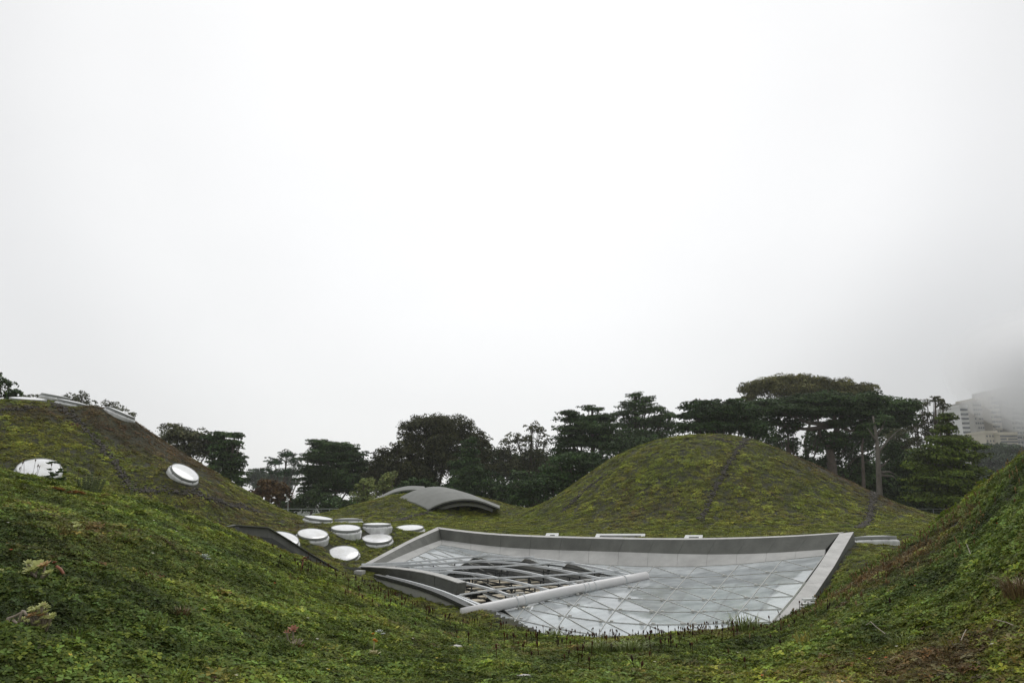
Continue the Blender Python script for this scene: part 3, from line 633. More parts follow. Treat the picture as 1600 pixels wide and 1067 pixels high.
def I(P, t):
    n_ = len(P); return np.array([np.interp(t * (n_ - 1), np.arange(n_), P[:, k_]) for k_ in range(3)])
def coons(u, v, dz=0):
    B, Nn, L_, R_ = I(glB, u), I(glN, u), I(glL, v), I(glR, v)
    return (1 - v) * B + v * Nn + (1 - u) * L_ + u * R_ - ((1 - u) * (1 - v) * glB[0] + u * (1 - v) * glB[-1] + (1 - u) * v * glN[0] + u * v * glN[-1]) - V((0, 0, dz))
NU, NV = 9, 7
def pix(p):
    d = p[1] * cp + p[2] * sp_; return 800 + F * p[0] / d, 533.5 - F * (-p[1] * sp_ + p[2] * cp) / d
perg_px = np.array([(684, 894), (752, 880), (850, 880), (930, 890), (985, 900), (900, 922), (800, 943), (722, 957), (700, 935)])
G = [[coons(i / NU, j / NV) for j in range(NV + 1)] for i in range(NU + 1)]
edges = set()
for i in range(NU):
    for j in range(NV):
        a, b, c, d = (i, j), (i + 1, j), (i + 1, j + 1), (i, j + 1)
        for tri in ((a, b, c), (a, c, d)):
            P = [G[k_[0]][k_[1]] for k_ in tri]; ctr = sum(P) / 3; q = pix(ctr)
            for k_ in range(3): edges.add(tuple(sorted((tri[k_], tri[(k_ + 1) % 3]))))
            if inside(perg_px, np.array([q[0]]), np.array([q[1]]))[0]: continue
            P = [ctr + (p - ctr) * .985 for p in P]; nn_ = np.cross(P[1] - P[0], P[2] - P[0]); nn_ /= np.linalg.norm(nn_)
            if nn_[2] < 0: nn_ = -nn_; P = P[::-1]
            mb = MB(); mb.add([*P], [(0, 1, 2)]); mb.build('pane', M_glass, roof)
for e_ in edges:
    A_, B_ = G[e_[0][0]][e_[0][1]], G[e_[1][0]][e_[1][1]]; qa_, qb = pix(A_), pix(B_)
    if all(inside(perg_px, np.array([q[0]]), np.array([q[1]]))[0] for q in (qa_, qb)): continue
    mb = MB(); mb.bar([A_ + V((0, 0, .012)), B_ + V((0, 0, .012))], .018, .02); mb.build('glazing_bar', M_seam, roof)
me_node = mesh('node', *lathe([(.055, -.02), (.055, .03), (.04, .04), (.002, .045)], 12)[:2], M_seam)
for i in range(1, NU):
    for j in range(1, NV):
        q = pix(G[i][j])
        if inside(perg_px, np.array([q[0]]), np.array([q[1]]))[0]: continue
        for s in (-.16, .16):
            o = put('glazing_node', me_node, roof); o.location = tuple(G[i][j] + V((s, 0, .02)))
# white blinds drawn under the glass, in strips with narrow gaps
def blinds():
    for s in range(9):
        u0, u1 = s / 9 + .0015, (s + 1) / 9 - .0015
        for (v0, v1) in ((.02, .315), (.32, .635), (.64, .98)):
            ctr = pix(coons((u0 + u1) / 2, (v0 + v1) / 2))
            if (s < 6 and v0 < .3) or s == 0 or s < 3 or s < 5 and v0 < .6 and inside(perg_px, np.array([ctr[0]]), np.array([ctr[1]]))[0]: continue
            mb = MB(); n_ = 4; P = [[coons(u0 + (u1 - u0) * a / n_, v0 + (v1 - v0) * b / n_, .55 + .12 * math.sin(a / n_ * math.pi) + .05 * (s % 3)) for b in range(n_ + 1)] for a in range(n_ + 1)]
            for a in range(n_):
                for b in range(n_): mb.add([P[a][b], P[a + 1][b], P[a + 1][b + 1], P[a][b + 1]], [(0, 1, 2, 3)])
            mb.build('blind', M_litstrip if (s * 3 + int(v0 * 3)) % 7 == 3 else M_fabric, roof, True)  # some blinds coloured cream to stand in for lit gaps below the glass
blinds()
# dark bars laid under the glass to draw the reflections of pergola and pipe
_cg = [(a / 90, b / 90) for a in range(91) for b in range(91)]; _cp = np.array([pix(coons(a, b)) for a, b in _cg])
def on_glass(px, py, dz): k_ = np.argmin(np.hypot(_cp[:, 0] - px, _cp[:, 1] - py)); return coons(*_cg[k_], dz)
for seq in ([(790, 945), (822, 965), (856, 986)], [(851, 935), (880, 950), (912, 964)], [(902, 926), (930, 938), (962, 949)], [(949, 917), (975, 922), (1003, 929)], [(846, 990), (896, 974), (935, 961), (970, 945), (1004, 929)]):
    mb = MB(); mb.bar([on_glass(a, b, .12) for a, b in seq], .24, .16); mb.build('reflection_bar', M_reflection, roof)
# hall below: walls and floor
ring = np.concatenate([glB, glR[1:], glN[::-1][1:], glL[::-1][1:-1]]); n_ = len(ring); mb = MB()
lo = ring.copy(); lo[:, 2] = -13; up_ = ring - np.array((0, 0, .06))
mb.add([*up_, *lo], [(i, (i + 1) % n_, n_ + (i + 1) % n_, n_ + i) for i in range(n_)]); mb.build('hall_wall', M_concrete, roof)
mb = MB(); mb.add([*(lo - V((0, 0, .0)))], [tuple(range(n_))]); mb.build('hall_floor', M_floor, roof)

# ------------------------------------------------------------------ pergola: arched steel grid on the open part
cc = np.array([(565, 881, 30.4), (776, 866, 33.2), (1010, 899, 27.0), (722, 957, 24.4)], float)
A_ = np.c_[cc[:, 0], cc[:, 1], np.ones(4)]; sol = np.linalg.lstsq(A_, cc[:, 2], rcond=None)[0]
def pg(px, py, dz=0, dy=0): p = at(px, py, sol[0] * px + sol[1] * py + sol[2] + dy); return p - V((0, 0, dz))
perg = empty('pergola', pg(800, 910), 'arched grid of pale steel bars over the open middle of the glass roof', 'pergola')
fam1 = [[(565, 881), (640, 877), (700, 871.5), (776, 866)], [(585, 884.5), (660, 883), (740, 879), (790, 873), (835, 869)], [(603, 887), (650, 889), (720, 890), (800, 887), (850, 882), (898, 877)],
        [(681, 905), (740, 904), (820, 902), (890, 900), (920, 898), (967, 891)], [(716, 929), (780, 920), (850, 912), (900, 906), (955, 899), (985, 896)], [(620, 890), (690, 897), (760, 893), (840, 886), (926, 884)]]
fam1 = [[(565, 881), (640, 878), (700, 872.5), (776, 866)], [(600, 883), (680, 880), (760, 874.5), (835, 869)], [(622, 890.5), (700, 889), (800, 883.5), (898, 877)],
        [(680, 904.5), (760, 903), (840, 900), (900, 896), (967, 891)], [(718, 929), (777, 920), (880, 910), (950, 902), (990, 897.5)]]
fam2 = [[(565, 881.5), (640, 876), (700, 869.5), (740, 866), (776, 866), (835, 869), (898, 877), (967, 891), (1000, 899)],
        [(620, 882), (700, 877), (750, 873), (793, 875), (854, 883), (926, 898), (962, 906)],
        [(640, 886), (700, 883), (760, 882), (811, 888), (882, 905), (918, 915)],
        [(650, 893), (700, 889), (760, 896), (833, 912), (872, 923)],
        [(655, 897), (700, 901), (760, 915), (777, 920), (816, 934)],
        [(715, 928), (735, 936), (757, 945)]]
def smooth_pts(P, n=22):
    P = np.array(P, float); s = np.r_[0, np.cumsum(np.hypot(*np.diff(P, axis=0).T))]; s /= s[-1]; t = np.linspace(0, 1, n)
    a, b = np.interp(t, s, P[:, 0]), np.interp(t, s, P[:, 1])
    for _ in range(4): b[1:-1] = (b[:-2] + 2 * b[1:-1] + b[2:]) / 4
    return list(zip(a, b))
for f_ in fam1:
    P = [pg(a, b) for a, b in smooth_pts(f_)]
    mb = MB(); mb.bar(P, .06, .05); mb.build('purlin', M_steel, perg)
for f_ in fam2:
    P = [pg(a, b, .07) for a, b in smooth_pts(f_)]
    mb = MB(); mb.bar(P, .10, .08); mb.build('rib', M_steel, perg)
    mb = MB(); mb.bar([p - V((0.12, 0.1, .16)) for p in P], .05, .05); mb.build('rib_track', M_dark, perg)
for f_ in fam2[:5]:
    Q = smooth_pts(f_, 7)
    for a, b in Q[1:-1]:
        p = pg(a, b, .1); mb = MB(); mb.tube([p, p - V((0, 0, .55))], .03, 6); mb.box(p - V((0, 0, .25)), (.14, .14, .10)); mb.build('hanger', M_dark, perg)
pl, pr = pg(722, 958), pg(1010, 900)
pipe = empty('gutter_pipe', pl, 'thick white round pipe along the front edge of the pergola', 'pipe')
mb = MB(); mid = (pl + pr) / 2 + V((0, 0, .05)); ppts = [pl + (mid - pl) * t * 2 if t < .5 else mid + (pr - mid) * (t - .5) * 2 for t in np.linspace(0, 1, 9)]
mb.tube(ppts, .17, 20); mb.build('tube', M_pipe, pipe, True)
mb = MB(); mb.bar([p + V((0, .26, .08)) for p in ppts], .10, .05); mb.build('rail', M_steel, pipe)
for t in (.26, .3, .62, .645, .68, .86):
    p = pl + (pr - pl) * t; d = (pr - pl) / np.linalg.norm(pr - pl); mb = MB(); mb.tube([p - d * .02 + V((0, 0, .03)), p + d * .02 + V((0, 0, .03))], .19, 20); mb.build('clamp', M_steel, pipe)
for t in (.24, .28, .6, .65):
    p = pl + (pr - pl) * t + V((0, .12, .26)); mb = MB(); mb.box(p, (.30, .12, .05), .5); mb.box(p - V((0, 0, .06)), (.06, .06, .12)); mb.build('bracket', M_cap, pipe)
for (ax, ay, bx, by) in ((776, 955, 764, 975), (832, 943, 822, 962), (881, 933, 874, 948), (925, 924, 920, 934), (779, 955, 790, 975)):
    a = pg(ax, ay, .1); mb = MB(); b = at(bx, by + 6, sol[0] * ax + sol[1] * ay + sol[2] - .9); mb.tube([a, b], .035, 8); mb.build('strut', M_steel, pipe)

# beige louvres and catwalk inside the opening
louv = empty('louvre_deck', pg(800, 915, 1.0), 'beige louvre boards and dark posts seen through the pergola', 'louvres')
d1 = (pr - pl); d1[2] = 0; d1 /= np.linalg.norm(d1); d2 = np.array((-d1[1], d1[0], 0)); o0 = pg(735, 950, 0)
for r_i in range(11):
    for s in range(5):
        L = random.uniform(1.0, 1.7); off = s * 1.75 + random.uniform(0, .25) + r_i * .05; dz = .85 + .04 * r_i + random.uniform(-.05, .05)
        c = o0 + d1 * (off + .6) + d2 * (r_i * .72 + .35) ; zs = pg(*pix(c))[2] if False else (coons(.35, .5)[2] - .1)
        if not inside(perg_px, *[np.array([q]) for q in pix(V((c[0], c[1], zs)))])[0]: continue
        mb = MB(); mb.box((c[0], c[1], zs - .15 + random.uniform(-.1, .05)), (L, .26, .05), math.atan2(d1[1], d1[0])); mb.build('louvre_board', M_louvre, louv)
        if random.random() < .6:
            mb = MB(); mb.tube([(c[0] + .4, c[1], zs - .9), (c[0] + .4, c[1], zs + .25)], .03, 6); mb.build('post', M_dark, louv)
for r_i in range(6):
    a = o0 + d2 * (r_i * 1.4 + .6); zs = coons(.35, .5)[2] - .5; mb = MB()
    mb.bar([(a[0] + d1[0] * .2, a[1] + d1[1] * .2, zs), (a[0] + d1[0] * 7.4, a[1] + d1[1] * 7.4, zs)], .12, .22); mb.build('beam', M_dark, louv)

# ------------------------------------------------------------------ near-left beam, ledge and low wall
bm_ = empty('edge_beam', at(640, 905, 28.5), 'heavy dark grey box beam reaching over the left corner of the glass', 'beam')
top = line([(562, 886), (610, 888), (650, 893), (685, 900), (716, 912)], 31.2, 26.9, 9); bot = line([(574, 895), (610, 902), (650, 913), (685, 923), (712, 931)], 31.2, 26.9, 9)
for s in range(4):
    mb = MB()
    for k_ in (2 * s, 2 * s + 1):
        g0, g1 = (.006 if k_ % 2 == 0 and s else 0), (.006 if k_ % 2 else 0)
        a, b, c, d = top[k_] + (top[k_ + 1] - top[k_]) * g0 * 3, top[k_ + 1] - (top[k_ + 1] - top[k_]) * g1 * 3, bot[k_ + 1] - (bot[k_ + 1] - bot[k_]) * g1 * 3, bot[k_] + (bot[k_ + 1] - bot[k_]) * g0 * 3
        off = V((.30, .34, 0)); mb.hexa([d, c, c + off, d + off, a, b, b + off, a + off])
    mb.build('casing_panel', M_fascia, bm_)
mb = MB(); mb.bar([p + V((.13, .15, .03)) for p in top], .42, .03); mb.build('top_cap', M_cap, bm_)
mb = MB(); mb.box(at(562, 897, 30.2), (.36, .3, .30), -.3); mb.build('end_block', M_cap, bm_)
lg = empty('sill', at(670, 930, 27), 'pale grey sill and dark gutter along the near left edge of the glass', 'sill')
s1 = line([(585, 903), (630, 914), (680, 930), (727, 953), (790, 985)], 29.4, 22.6, 13); 
for s in range(6):
    mb = MB()
    for k_ in (2 * s, 2 * s + 1):
        a, b = s1[k_], s1[k_ + 1]; dd = (b - a) * .004 * (k_ % 2 == 1); b = b - dd
        mb.hexa([a - V((0, 0, 1.1)), b - V((0, 0, 1.1)), b + V((.2, .22, -1.1)), a + V((.2, .22, -1.1)), a, b, b + V((.2, .22, 0)), a + V((.2, .22, 0))])
    mb.build('face_panel', M_band, lg)
mb = MB(); mb.bar([p + V((.05, .02, .09)) for p in s1], .20, .12); mb.build('gutter', M_dark, lg)
mb = MB(); mb.bar([p + V((.40, .42, .02)) for p in s1], .10, .10); mb.build('edge_bar', M_steel, lg)

wall = empty('low_wall', at(440, 850, 24), 'low dark grey metal wall bent twice, cutting across the left slope', 'wall')
tp = [(330, 828.5), (363, 821), (411, 824.5), (440, 842), (480, 866.5), (522, 891.5)]; bt_ = [(330, 842), (363, 842), (411, 847), (440, 865), (480, 884), (524, 903)]
Ys = [23.2, 23.4, 24.5, 25.8, 27.6, 29.6]
T_ = [at(*a, y_) for a, y_ in zip(tp, Ys)]; B_ = [at(*a, y_) for a, y_ in zip(bt_, Ys)]
for k_ in range(5):
    mb = MB(); a, b, c, d = T_[k_], T_[k_ + 1], B_[k_ + 1], B_[k_]; b = b - (b - a) * .004; c = c - (c - d) * .004; off = V((.12, .16, 0)); mb.hexa([d, c, c + off, d + off, a, b, b + off, a + off]); mb.build('wall_panel', M_fascia, wall)
mb = MB(); mb.bar([p + V((.06, .08, .015)) for p in T_], .24, .03); mb.build('coping', M_fascia, wall)
mb = MB(); mb.bar([p - V((-.12, -.2, .12)) for p in B_], .2, .5); mb.build('plinth', M_dark, wall)
# corner piece between wall and beam
mb = MB(); mb.hexa([at(528, 905, 30.6), at(566, 903, 30.6), at(566, 903, 31), at(528, 905, 31), at(532, 885.5, 30.6), at(562, 886, 30.6), at(562, 886, 31), at(532, 885.5, 31)])
tag(mb.build('corner_flashing', M_fascia), 'grey metal corner plate joining the low wall to the beam', 'flashing')
# floodlight on the wall
fl = empty('floodlight', at(371, 850, 22.9), 'small black floodlight on a stem in front of the low wall', 'floodlight')
mb = MB(); mb.tube([at(370, 852, 22.9), at(370, 834, 22.9)], .025, 8); mb.build('stem', M_dark, fl)
mb = MB(); mb.tube([at(369.3, 834, 22.9), at(370.3, 829, 22.95), at(371, 825, 23.0)], [.05, .07, .085], 12); mb.build('housing', M_dark, fl)

# hatches behind the rim
for (x0, x1, yt, yb, Y0, lab) in ((849, 873, 832.5, 839, 36.2, 'small pale vent hatch behind the rim, leftmost of three'), (927, 1008, 833.5, 841.5, 34.3, 'wide pale vent hatch with a long dark slot behind the rim'), (1066, 1098, 835.5, 843, 32.2, 'small pale vent hatch with square opening behind the rim, right of the wide one')):
    h = empty('vent_hatch', at((x0 + x1) / 2, yb, Y0), lab, 'vent', 'vent hatches behind the glass roof rim'); sl_ = 5; w_ = 6
    def q(px, py, dd=0): return at(px, py, Y0 + (yb - py) * .10 + dd)
    mb = MB(); mb.slab(q(x0, yb + 3), q(x0 + w_, yb + 3), q(x0 + sl_ + w_, yt + 2.4), q(x0 + sl_, yt), .10); mb.slab(q(x1 - w_ - 1, yb + 3), q(x1 - 2, yb + 3), q(x1, yt), q(x1 - w_, yt + 2.4), .10)
    mb.slab(q(x0 + sl_, yt + 2.4, -.01), q(x1, yt + 2.4, -.01), q(x1, yt, -.01), q(x0 + sl_, yt, -.01), .10); mb.build('frame', M_pale, h)
    mb = MB(); mb.slab(q(x0 + w_ - 1, yb + 3, .12), q(x1 - w_, yb + 3, .12), q(x1 - w_ + 1, yt + 2, .12), q(x0 + w_ + 2, yt + 2, .12), .15); mb.build('opening', M_dark, h)
# bracket at the right rim
br = empty('rim_bracket', at(1262, 938, 18.6), 'small white metal bracket beside the right rim of the glass roof', 'bracket')
mb = MB(); mb.box(at(1266, 936, 18.6), (.42, .12, .05), .3); mb.box(at(1262, 943, 18.4), (.5, .10, .05), .5); mb.build('plate', M_pale, br)
mb = MB(); mb.tube([at(1270, 930, 18.6), at(1272, 948, 18.6)], .025, 8); mb.tube([at(1258, 936, 18.6), at(1257, 950, 18.6)], .025, 8); mb.build('leg', M_pale, br)

# ------------------------------------------------------------------ far canopies
def shell(parent, name, Fc, Bc, Y0, Y1, th, mat_, n=20):
    def res(P):
        P = np.array(P, float); s = np.r_[0, np.cumsum(np.hypot(*np.diff(P, axis=0).T))]; s /= s[-1]; t = np.linspace(0, 1, n); a, b = np.interp(t, s, P[:, 0]), np.interp(t, s, P[:, 1])
        for _ in range(3): b[1:-1] = (b[:-2] + 2 * b[1:-1] + b[2:]) / 4
        return a, b
    fa, fb = res(Fc); ba, bb = res(Bc); mb = MB()
    fp = [at(a, b, Y0) for a, b in zip(fa, fb)]; bp_ = [at(a, b, Y1) for a, b in zip(ba, bb)]; m_ = 5; G_ = []
    for i in range(n): G_.append([fp[i] + (bp_[i] - fp[i]) * j / m_ + V((0, 0, .18 * math.sin(math.pi * j / m_))) for j in range(m_ + 1)])
    vs_ = [p for r0 in G_ for p in r0]; vs_ += [p - V((0, 0, th)) for r0 in G_ for p in r0]; o_ = n * (m_ + 1); fs_ = []
    for i in range(n - 1):
        for j in range(m_):
            a = i * (m_ + 1) + j; fs_ += [(a, a + m_ + 1, a + m_ + 2, a + 1), (a + o_, a + 1 + o_, a + m_ + 2 + o_, a + m_ + 1 + o_)]
    for i in range(n - 1):
        for j in (0, m_): a = i * (m_ + 1) + j; b = a + m_ + 1; fs_.append((a, a + o_, b + o_, b))
    for i in (0, n - 1):
        for j in range(m_): a = i * (m_ + 1) + j; fs_.append((a, a + 1, a + 1 + o_, a + o_))
    mb.add(vs_, fs_); return mb.build(name, mat_, parent, False), fp
cn = empty('curved_canopy', at(700, 790, 58), 'grey curved roof shell with pointed front corner on the small far mound', 'canopy')
_, fp = shell(cn, 'shell', [(669, 795), (680, 789), (693, 784), (707, 780.5), (726, 778.5), (745, 780), (760, 785), (781, 793.5)], [(619, 780), (640, 768), (659, 762), (681, 758.5), (700, 761), (726, 770.5), (754, 783), (780, 792.5)], 52.5, 57, .10, M_canopy)
mb = MB(); mb.bar([p + V((0, .9, -.40)) for p in fp[:18]], .2, .22); mb.build('glazing_strip', M_band, cn)
mb = MB(); mb.bar([p + V((0, .45, -.16)) for p in fp[:18]], .2, .14); mb.build('gap_shade', M_dark, cn)  # dark bar standing in for the shade in the gap under the shell
mb = MB(); mb.slab(at(625, 783.5, 55.6), at(625, 790, 55.6), at(669, 803, 52.8), at(669, 797, 52.8), .3); mb.build('end_wall', M_cap, cn)
cn2 = empty('curved_canopy', at(600, 785, 66), 'thin dark grey curved roof shell rising behind the front one, left part of the mound', 'canopy')
_, fp2 = shell(cn2, 'shell', [(556, 796), (589, 783), (602, 774), (618, 767), (640, 764), (665, 765)], [(545, 794), (570, 786), (596, 776.5), (614, 766), (636, 759.5), (661, 761)], 63.5, 67.5, .1, M_canopy)
mb = MB(); mb.bar([p + V((0, .2, -.4)) for p in fp2[1:13]], .2, .35); mb.build('glazing_strip', M_cap, cn2)

# ------------------------------------------------------------------ railing, pale kerb, mast
rl_ = empty('railing', (0, 86.6, -2.5), 'thin grey metal railing along the far edge of the roof', 'railing')
mb = MB(); mb.bar([(-75, 86.6, -1.48), (75, 86.6, -1.48)], .07, .07); mb.build('top_rail', M_rail, rl_)
mb = MB(); mb.box((0, 0, .52), (.06, .06, 1.04)); me_post = mesh('post', mb.v, mb.f, M_rail)
for k_ in range(-44, 45):
    o = put('post', me_post, rl_); o.location = (k_ * 1.68, 86.6, -2.55); 
for zz in (-1.8, -2.1):
    mb = MB(); mb.bar([(-75, 86.6, zz), (75, 86.6, zz)], .015, .015); mb.build('wire', M_rail, rl_)
mb = MB(); mb.hexa([at(450, 809.5, 84.4), at(522, 809.5, 84.4), at(522, 809.5, 84.9), at(450, 809.5, 84.9), at(450, 805.8, 84.4), at(519, 806.3, 84.4), at(519, 806.3, 84.9), at(450, 805.8, 84.9)])
tag(mb.build('kerb', M_pale), 'pale low kerb in front of the far railing, in the gap between dome and mound', 'kerb')
ms = empty('lamp_mast', at(450, 806, 78), 'thin pole with small round sensor heads by the far railing', 'pole')
mb = MB(); mb.tube([at(450, 808, 78), at(450, 777, 78)], .05, 8); mb.build('pole', M_rail, ms)
mb = MB(); mb.tube([at(450, 779, 78), at(446, 774, 78)], .03, 6); mb.build('arm', M_rail, ms)
for (a, b) in ((445.5, 773.5), (448.8, 780)):
    mb = MB(); p = at(a, b, 78); mb.tube([p - V((0, 0, .12)), p - V((0, 0, .06)), p + V((0, 0, .06)), p + V((0, 0, .12))], [.05, .1, .1, .04], 10); mb.build('sensor_head', M_pale, ms, True)

# ------------------------------------------------------------------ trees
LM = {}
def leafm(name, col): LM[name] = leaf_material(name, col, False, .6, .15); return LM[name]
leafm('cypress_leaf', (.044, .078, .028)); leafm('cypress_bright', (.085, .125, .022)); leafm('oak_leaf', (.055, .062, .028)); leafm('euc_leaf', (.085, .095, .05)); leafm('euc_olive', (.125, .13, .05))
leafm('pine_leaf', (.036, .075, .034)); leafm('shrub_light', (.17, .21, .075)); leafm('rust_leaf', (.085, .055, .026)); leafm('far_leaf', (.06, .09, .055)); leafm('mid_green', (.040, .074, .026))
def tree(name, label, cat, Yd, base_px, ell, mat_leaf, style='round', bark=None, card=.34, dens=1., limbs=True, trunk_r=.5, depth=None, base_y=None, trunk_pts=None, fill=.75):
    """ell: crown masses as (px, py, rx, ry) sight-line ellipses at distance Yd, given real depth"""
    base = at(base_px, 775, Yd); base[2] = -13.2 if base_y is None else base_y
    t = empty(name, base, label, cat, 'trees beyond the roof' if cat == 'tree' else 'shrubs beyond the roof'); s = Yd / F
    Pc, Nc, Sc, Br = [], [], [], []; centres = []
    for (ex, ey, rx_, ry_) in ell:
        c = at(ex, ey, Yd); a, b = rx_ * s, ry_ * s; dpt = (a * .8 if depth is None else depth); c[1] += random.uniform(-.25, .25) * dpt; centres.append((c, a, b))
        vol = a * b; nsub = max(8, int(17 * vol**.66 * fill * (2 if dens > .95 else 1.3)))
        for k_ in range(nsub):
            d = rng.normal(size=3); d /= np.linalg.norm(d); q = rng.random()**.5 * .98 * (1.14 if rng.random() < .18 else 1)
            pc = c + d * q * V((a, dpt, b))
            if style == 'shelf': sr = V((rng.uniform(.9, 1.9), rng.uniform(.9, 1.8), rng.uniform(.28, .62))) * min(1.2, max(.55, a / 3.5))
            elif style == 'euc': sr = V((1, 1, .75)) * rng.uniform(.55, 1.15) * min(1.3, max(.5, a / 3))
            elif style == 'pine': sr = V((1, 1, .5)) * rng.uniform(.7, 1.4) * min(1.2, max(.5, a / 3))
            else: sr = V((1, 1, .8)) * rng.uniform(.5, 1.25) * min(1.3, max(.5, a / 3.2))
            nn_ = int(62 * dens * (sr[0] * sr[1])**.85 * (.34 / card)**1.5) + 8
            dd = rng.normal(size=(nn_, 3)); dd /= np.linalg.norm(dd, axis=1, keepdims=True); dd[:, 2] = np.where(dd[:, 2] < -.3, -dd[:, 2], dd[:, 2])
            pp = pc + dd * sr * (.6 + .5 * rng.random((nn_, 1)) ** .6)
            if style == 'shelf': pp[:, 2] += .12 * np.abs(pp[:, 0] - pc[0])
            Pc.append(pp); Nc.append(dd * .8 + rng.normal(0, .45, (nn_, 3)) + (0, 0, .35)); Sc.append(np.full(nn_, card) * rng.uniform(.55, 1.3, nn_)); Br.append(np.full(nn_, rng.uniform(.55, 1.55)) * rng.uniform(.7, 1.35, nn_))
    P = np.concatenate(Pc); Nn = np.concatenate(Nc); S = np.concatenate(Sc); B = np.concatenate(Br); Nn /= np.linalg.norm(Nn, axis=1, keepdims=True)
    rv_ = rng.normal(size=P.shape); A1 = np.cross(Nn, rv_); A1 /= np.linalg.norm(A1, axis=1, keepdims=True); A2 = np.cross(Nn, A1)
    asp = rng.uniform(.45, .9, len(P))[:, None]; S = S[:, None] * .5; k1 = rng.uniform(.6, 1.2, (len(P), 4, 1))
    Q = np.stack([P + A1 * S * k1[:, 0], P + A2 * S * asp * k1[:, 1], P - A1 * S * k1[:, 2], P - A2 * S * asp * k1[:, 3]], 1)
    me = fast_mesh('crown', Q.reshape(-1, 3), np.arange(len(P) * 4).reshape(-1, 4), mat_leaf); hv = rng.uniform(.9, 1.12, len(P)); add_var(me, np.stack([B * hv, B, B / hv], -1))
    put('crown', me, t)
    mb = MB(); bark = bark or M_bark
    top_c = max(centres, key=lambda q: q[0][2] + q[1] * .2)[0]
    if trunk_pts: pts = [at(*q) for q in trunk_pts]; pts = [V((pts[0][0], pts[0][1], base[2]))] + pts
    else:
        mid_ = (base + top_c) / 2 + V((random.uniform(-.6, .6), 0, 0)); pts = [base, base * .7 + mid_ * .3, mid_, mid_ * .4 + top_c * .6, top_c]
    rr = np.linspace(trunk_r, trunk_r * .22, len(pts)); mb.tube(pts, list(rr), 9); mb.build('trunk', bark, t, True)
    if limbs:
        for (c, a, b) in centres:
            k_ = random.uniform(.35, .6); st = pts[0] * (1 - k_) + pts[-1] * k_
            if trunk_pts: i_ = min(len(pts) - 1, int(len(pts) * random.uniform(.55, .95))); st = pts[i_]
            ml = (st + c) / 2 + V((random.uniform(-.5, .5), random.uniform(-.5, .5), -.6)); mb = MB(); mb.tube([st, ml, c], [trunk_r * .4, trunk_r * .28, trunk_r * .1], 6)
            for q_ in range(4):
                e_ = c + V((random.uniform(-1, 1) * a * .8, random.uniform(-1, 1) * a * .5, random.uniform(-.3, .8) * b)); mb.tube([ml * .4 + c * .6, (ml + e_) / 2 + V((0, 0, .3)), e_], [trunk_r * .16, trunk_r * .1, .03], 5)
            mb.build('limb', bark, t, True)
    return t
cyp, cypb, oak, euc, eol, pine, shl, rust, farl, midg = [LM[k_] for k_ in ('cypress_leaf', 'cypress_bright', 'oak_leaf', 'euc_leaf', 'euc_olive', 'pine_leaf', 'shrub_light', 'rust_leaf', 'far_leaf', 'mid_green')]
tree('oak_tree', 'dark rounded tree cut by the left edge of the picture behind the left dome', 'tree', 70, -5, [(0, 605, 22, 17), (-25, 600, 25, 22), (15, 620, 14, 12)], cyp)
tree('eucalyptus_tree', 'thin straggly tree with bare twigs behind the top of the left dome, left one', 'tree', 130, 65, [(45, 622, 14, 6), (66, 622, 12, 6), (80, 624, 9, 6), (30, 622, 8, 7)], euc, 'euc', dens=.6)
tree('eucalyptus_tree', 'rounded grey green tree behind the dome-top skylights', 'tree', 125, 115, [(108, 624, 14, 9), (128, 624, 16, 11), (140, 634, 14, 9), (95, 628, 9, 7)], euc, 'euc', dens=.9)
tree('eucalyptus_tree', 'small loose tree at the skyline where the left dome starts to fall', 'tree', 125, 172, [(170, 634, 13, 10), (185, 640, 14, 10), (195, 650, 12, 8), (207, 648, 4, 3)], euc, 'euc', dens=.8)
tree('eucalyptus_tree', 'broad rounded olive tree with pale branches over the right flank of the left dome', 'tree', 100, 295, [(275, 678, 26, 15), (300, 684, 28, 15), (262, 688, 18, 12), (320, 700, 22, 18), (290, 705, 26, 18), (335, 690, 16, 12)], euc, 'euc', M_barkpale, dens=1.1)
tree('cypress_tree', 'dark ragged cypress with a flat shelf sticking out right, beside the left dome', 'tree', 96, 355, [(330, 684, 14, 5), (350, 680, 22, 6), (366, 682, 15, 4), (365, 693, 12, 4), (350, 700, 26, 10), (355, 718, 26, 14), (362, 738, 19, 16), (375, 752, 10, 14), (340, 725, 20, 16)], cyp, 'shelf', dens=1.1)
tree('conifer_tree', 'pale hazy tree furthest away in the left gap', 'tree', 260, 405, [(402, 742, 14, 9), (390, 750, 8, 8), (412, 755, 18, 12), (430, 748, 16, 12), (445, 755, 18, 14)], farl, 'round', card=.7, limbs=False)
tree('pine_tree', 'open umbrella pine with bare trunks in the left gap', 'tree', 150, 443, [(430, 722, 16, 8), (448, 711, 15, 8), (462, 722, 14, 8), (472, 734, 14, 9), (422, 735, 12, 6), (450, 738, 20, 6)], pine, 'pine', dens=.9)
tree('plum_tree', 'rust brown leafy tree behind the mast and railing', 'tree', 98, 425, [(425, 768, 26, 15), (405, 775, 18, 14), (440, 778, 18, 14), (420, 757, 14, 8)], rust, 'round', dens=1.2)
tree('cypress_tree', 'broad layered dark cypress left of the big oak', 'tree', 112, 520, [(498, 694, 20, 8), (515, 700, 24, 9), (535, 700, 22, 9), (552, 712, 20, 9), (510, 716, 34, 12), (540, 728, 30, 14), (500, 740, 28, 16), (530, 755, 38, 20), (565, 735, 14, 14), (485, 760, 22, 20)], cyp, 'shelf', dens=1.1)
tree('oak_tree', 'smaller dark brown tree leaning against the left of the big oak', 'tree', 108, 605, [(600, 712, 20, 12), (620, 705, 18, 14), (590, 728, 20, 14), (615, 730, 26, 20), (600, 750, 30, 20)], oak, 'round', dens=1.1)
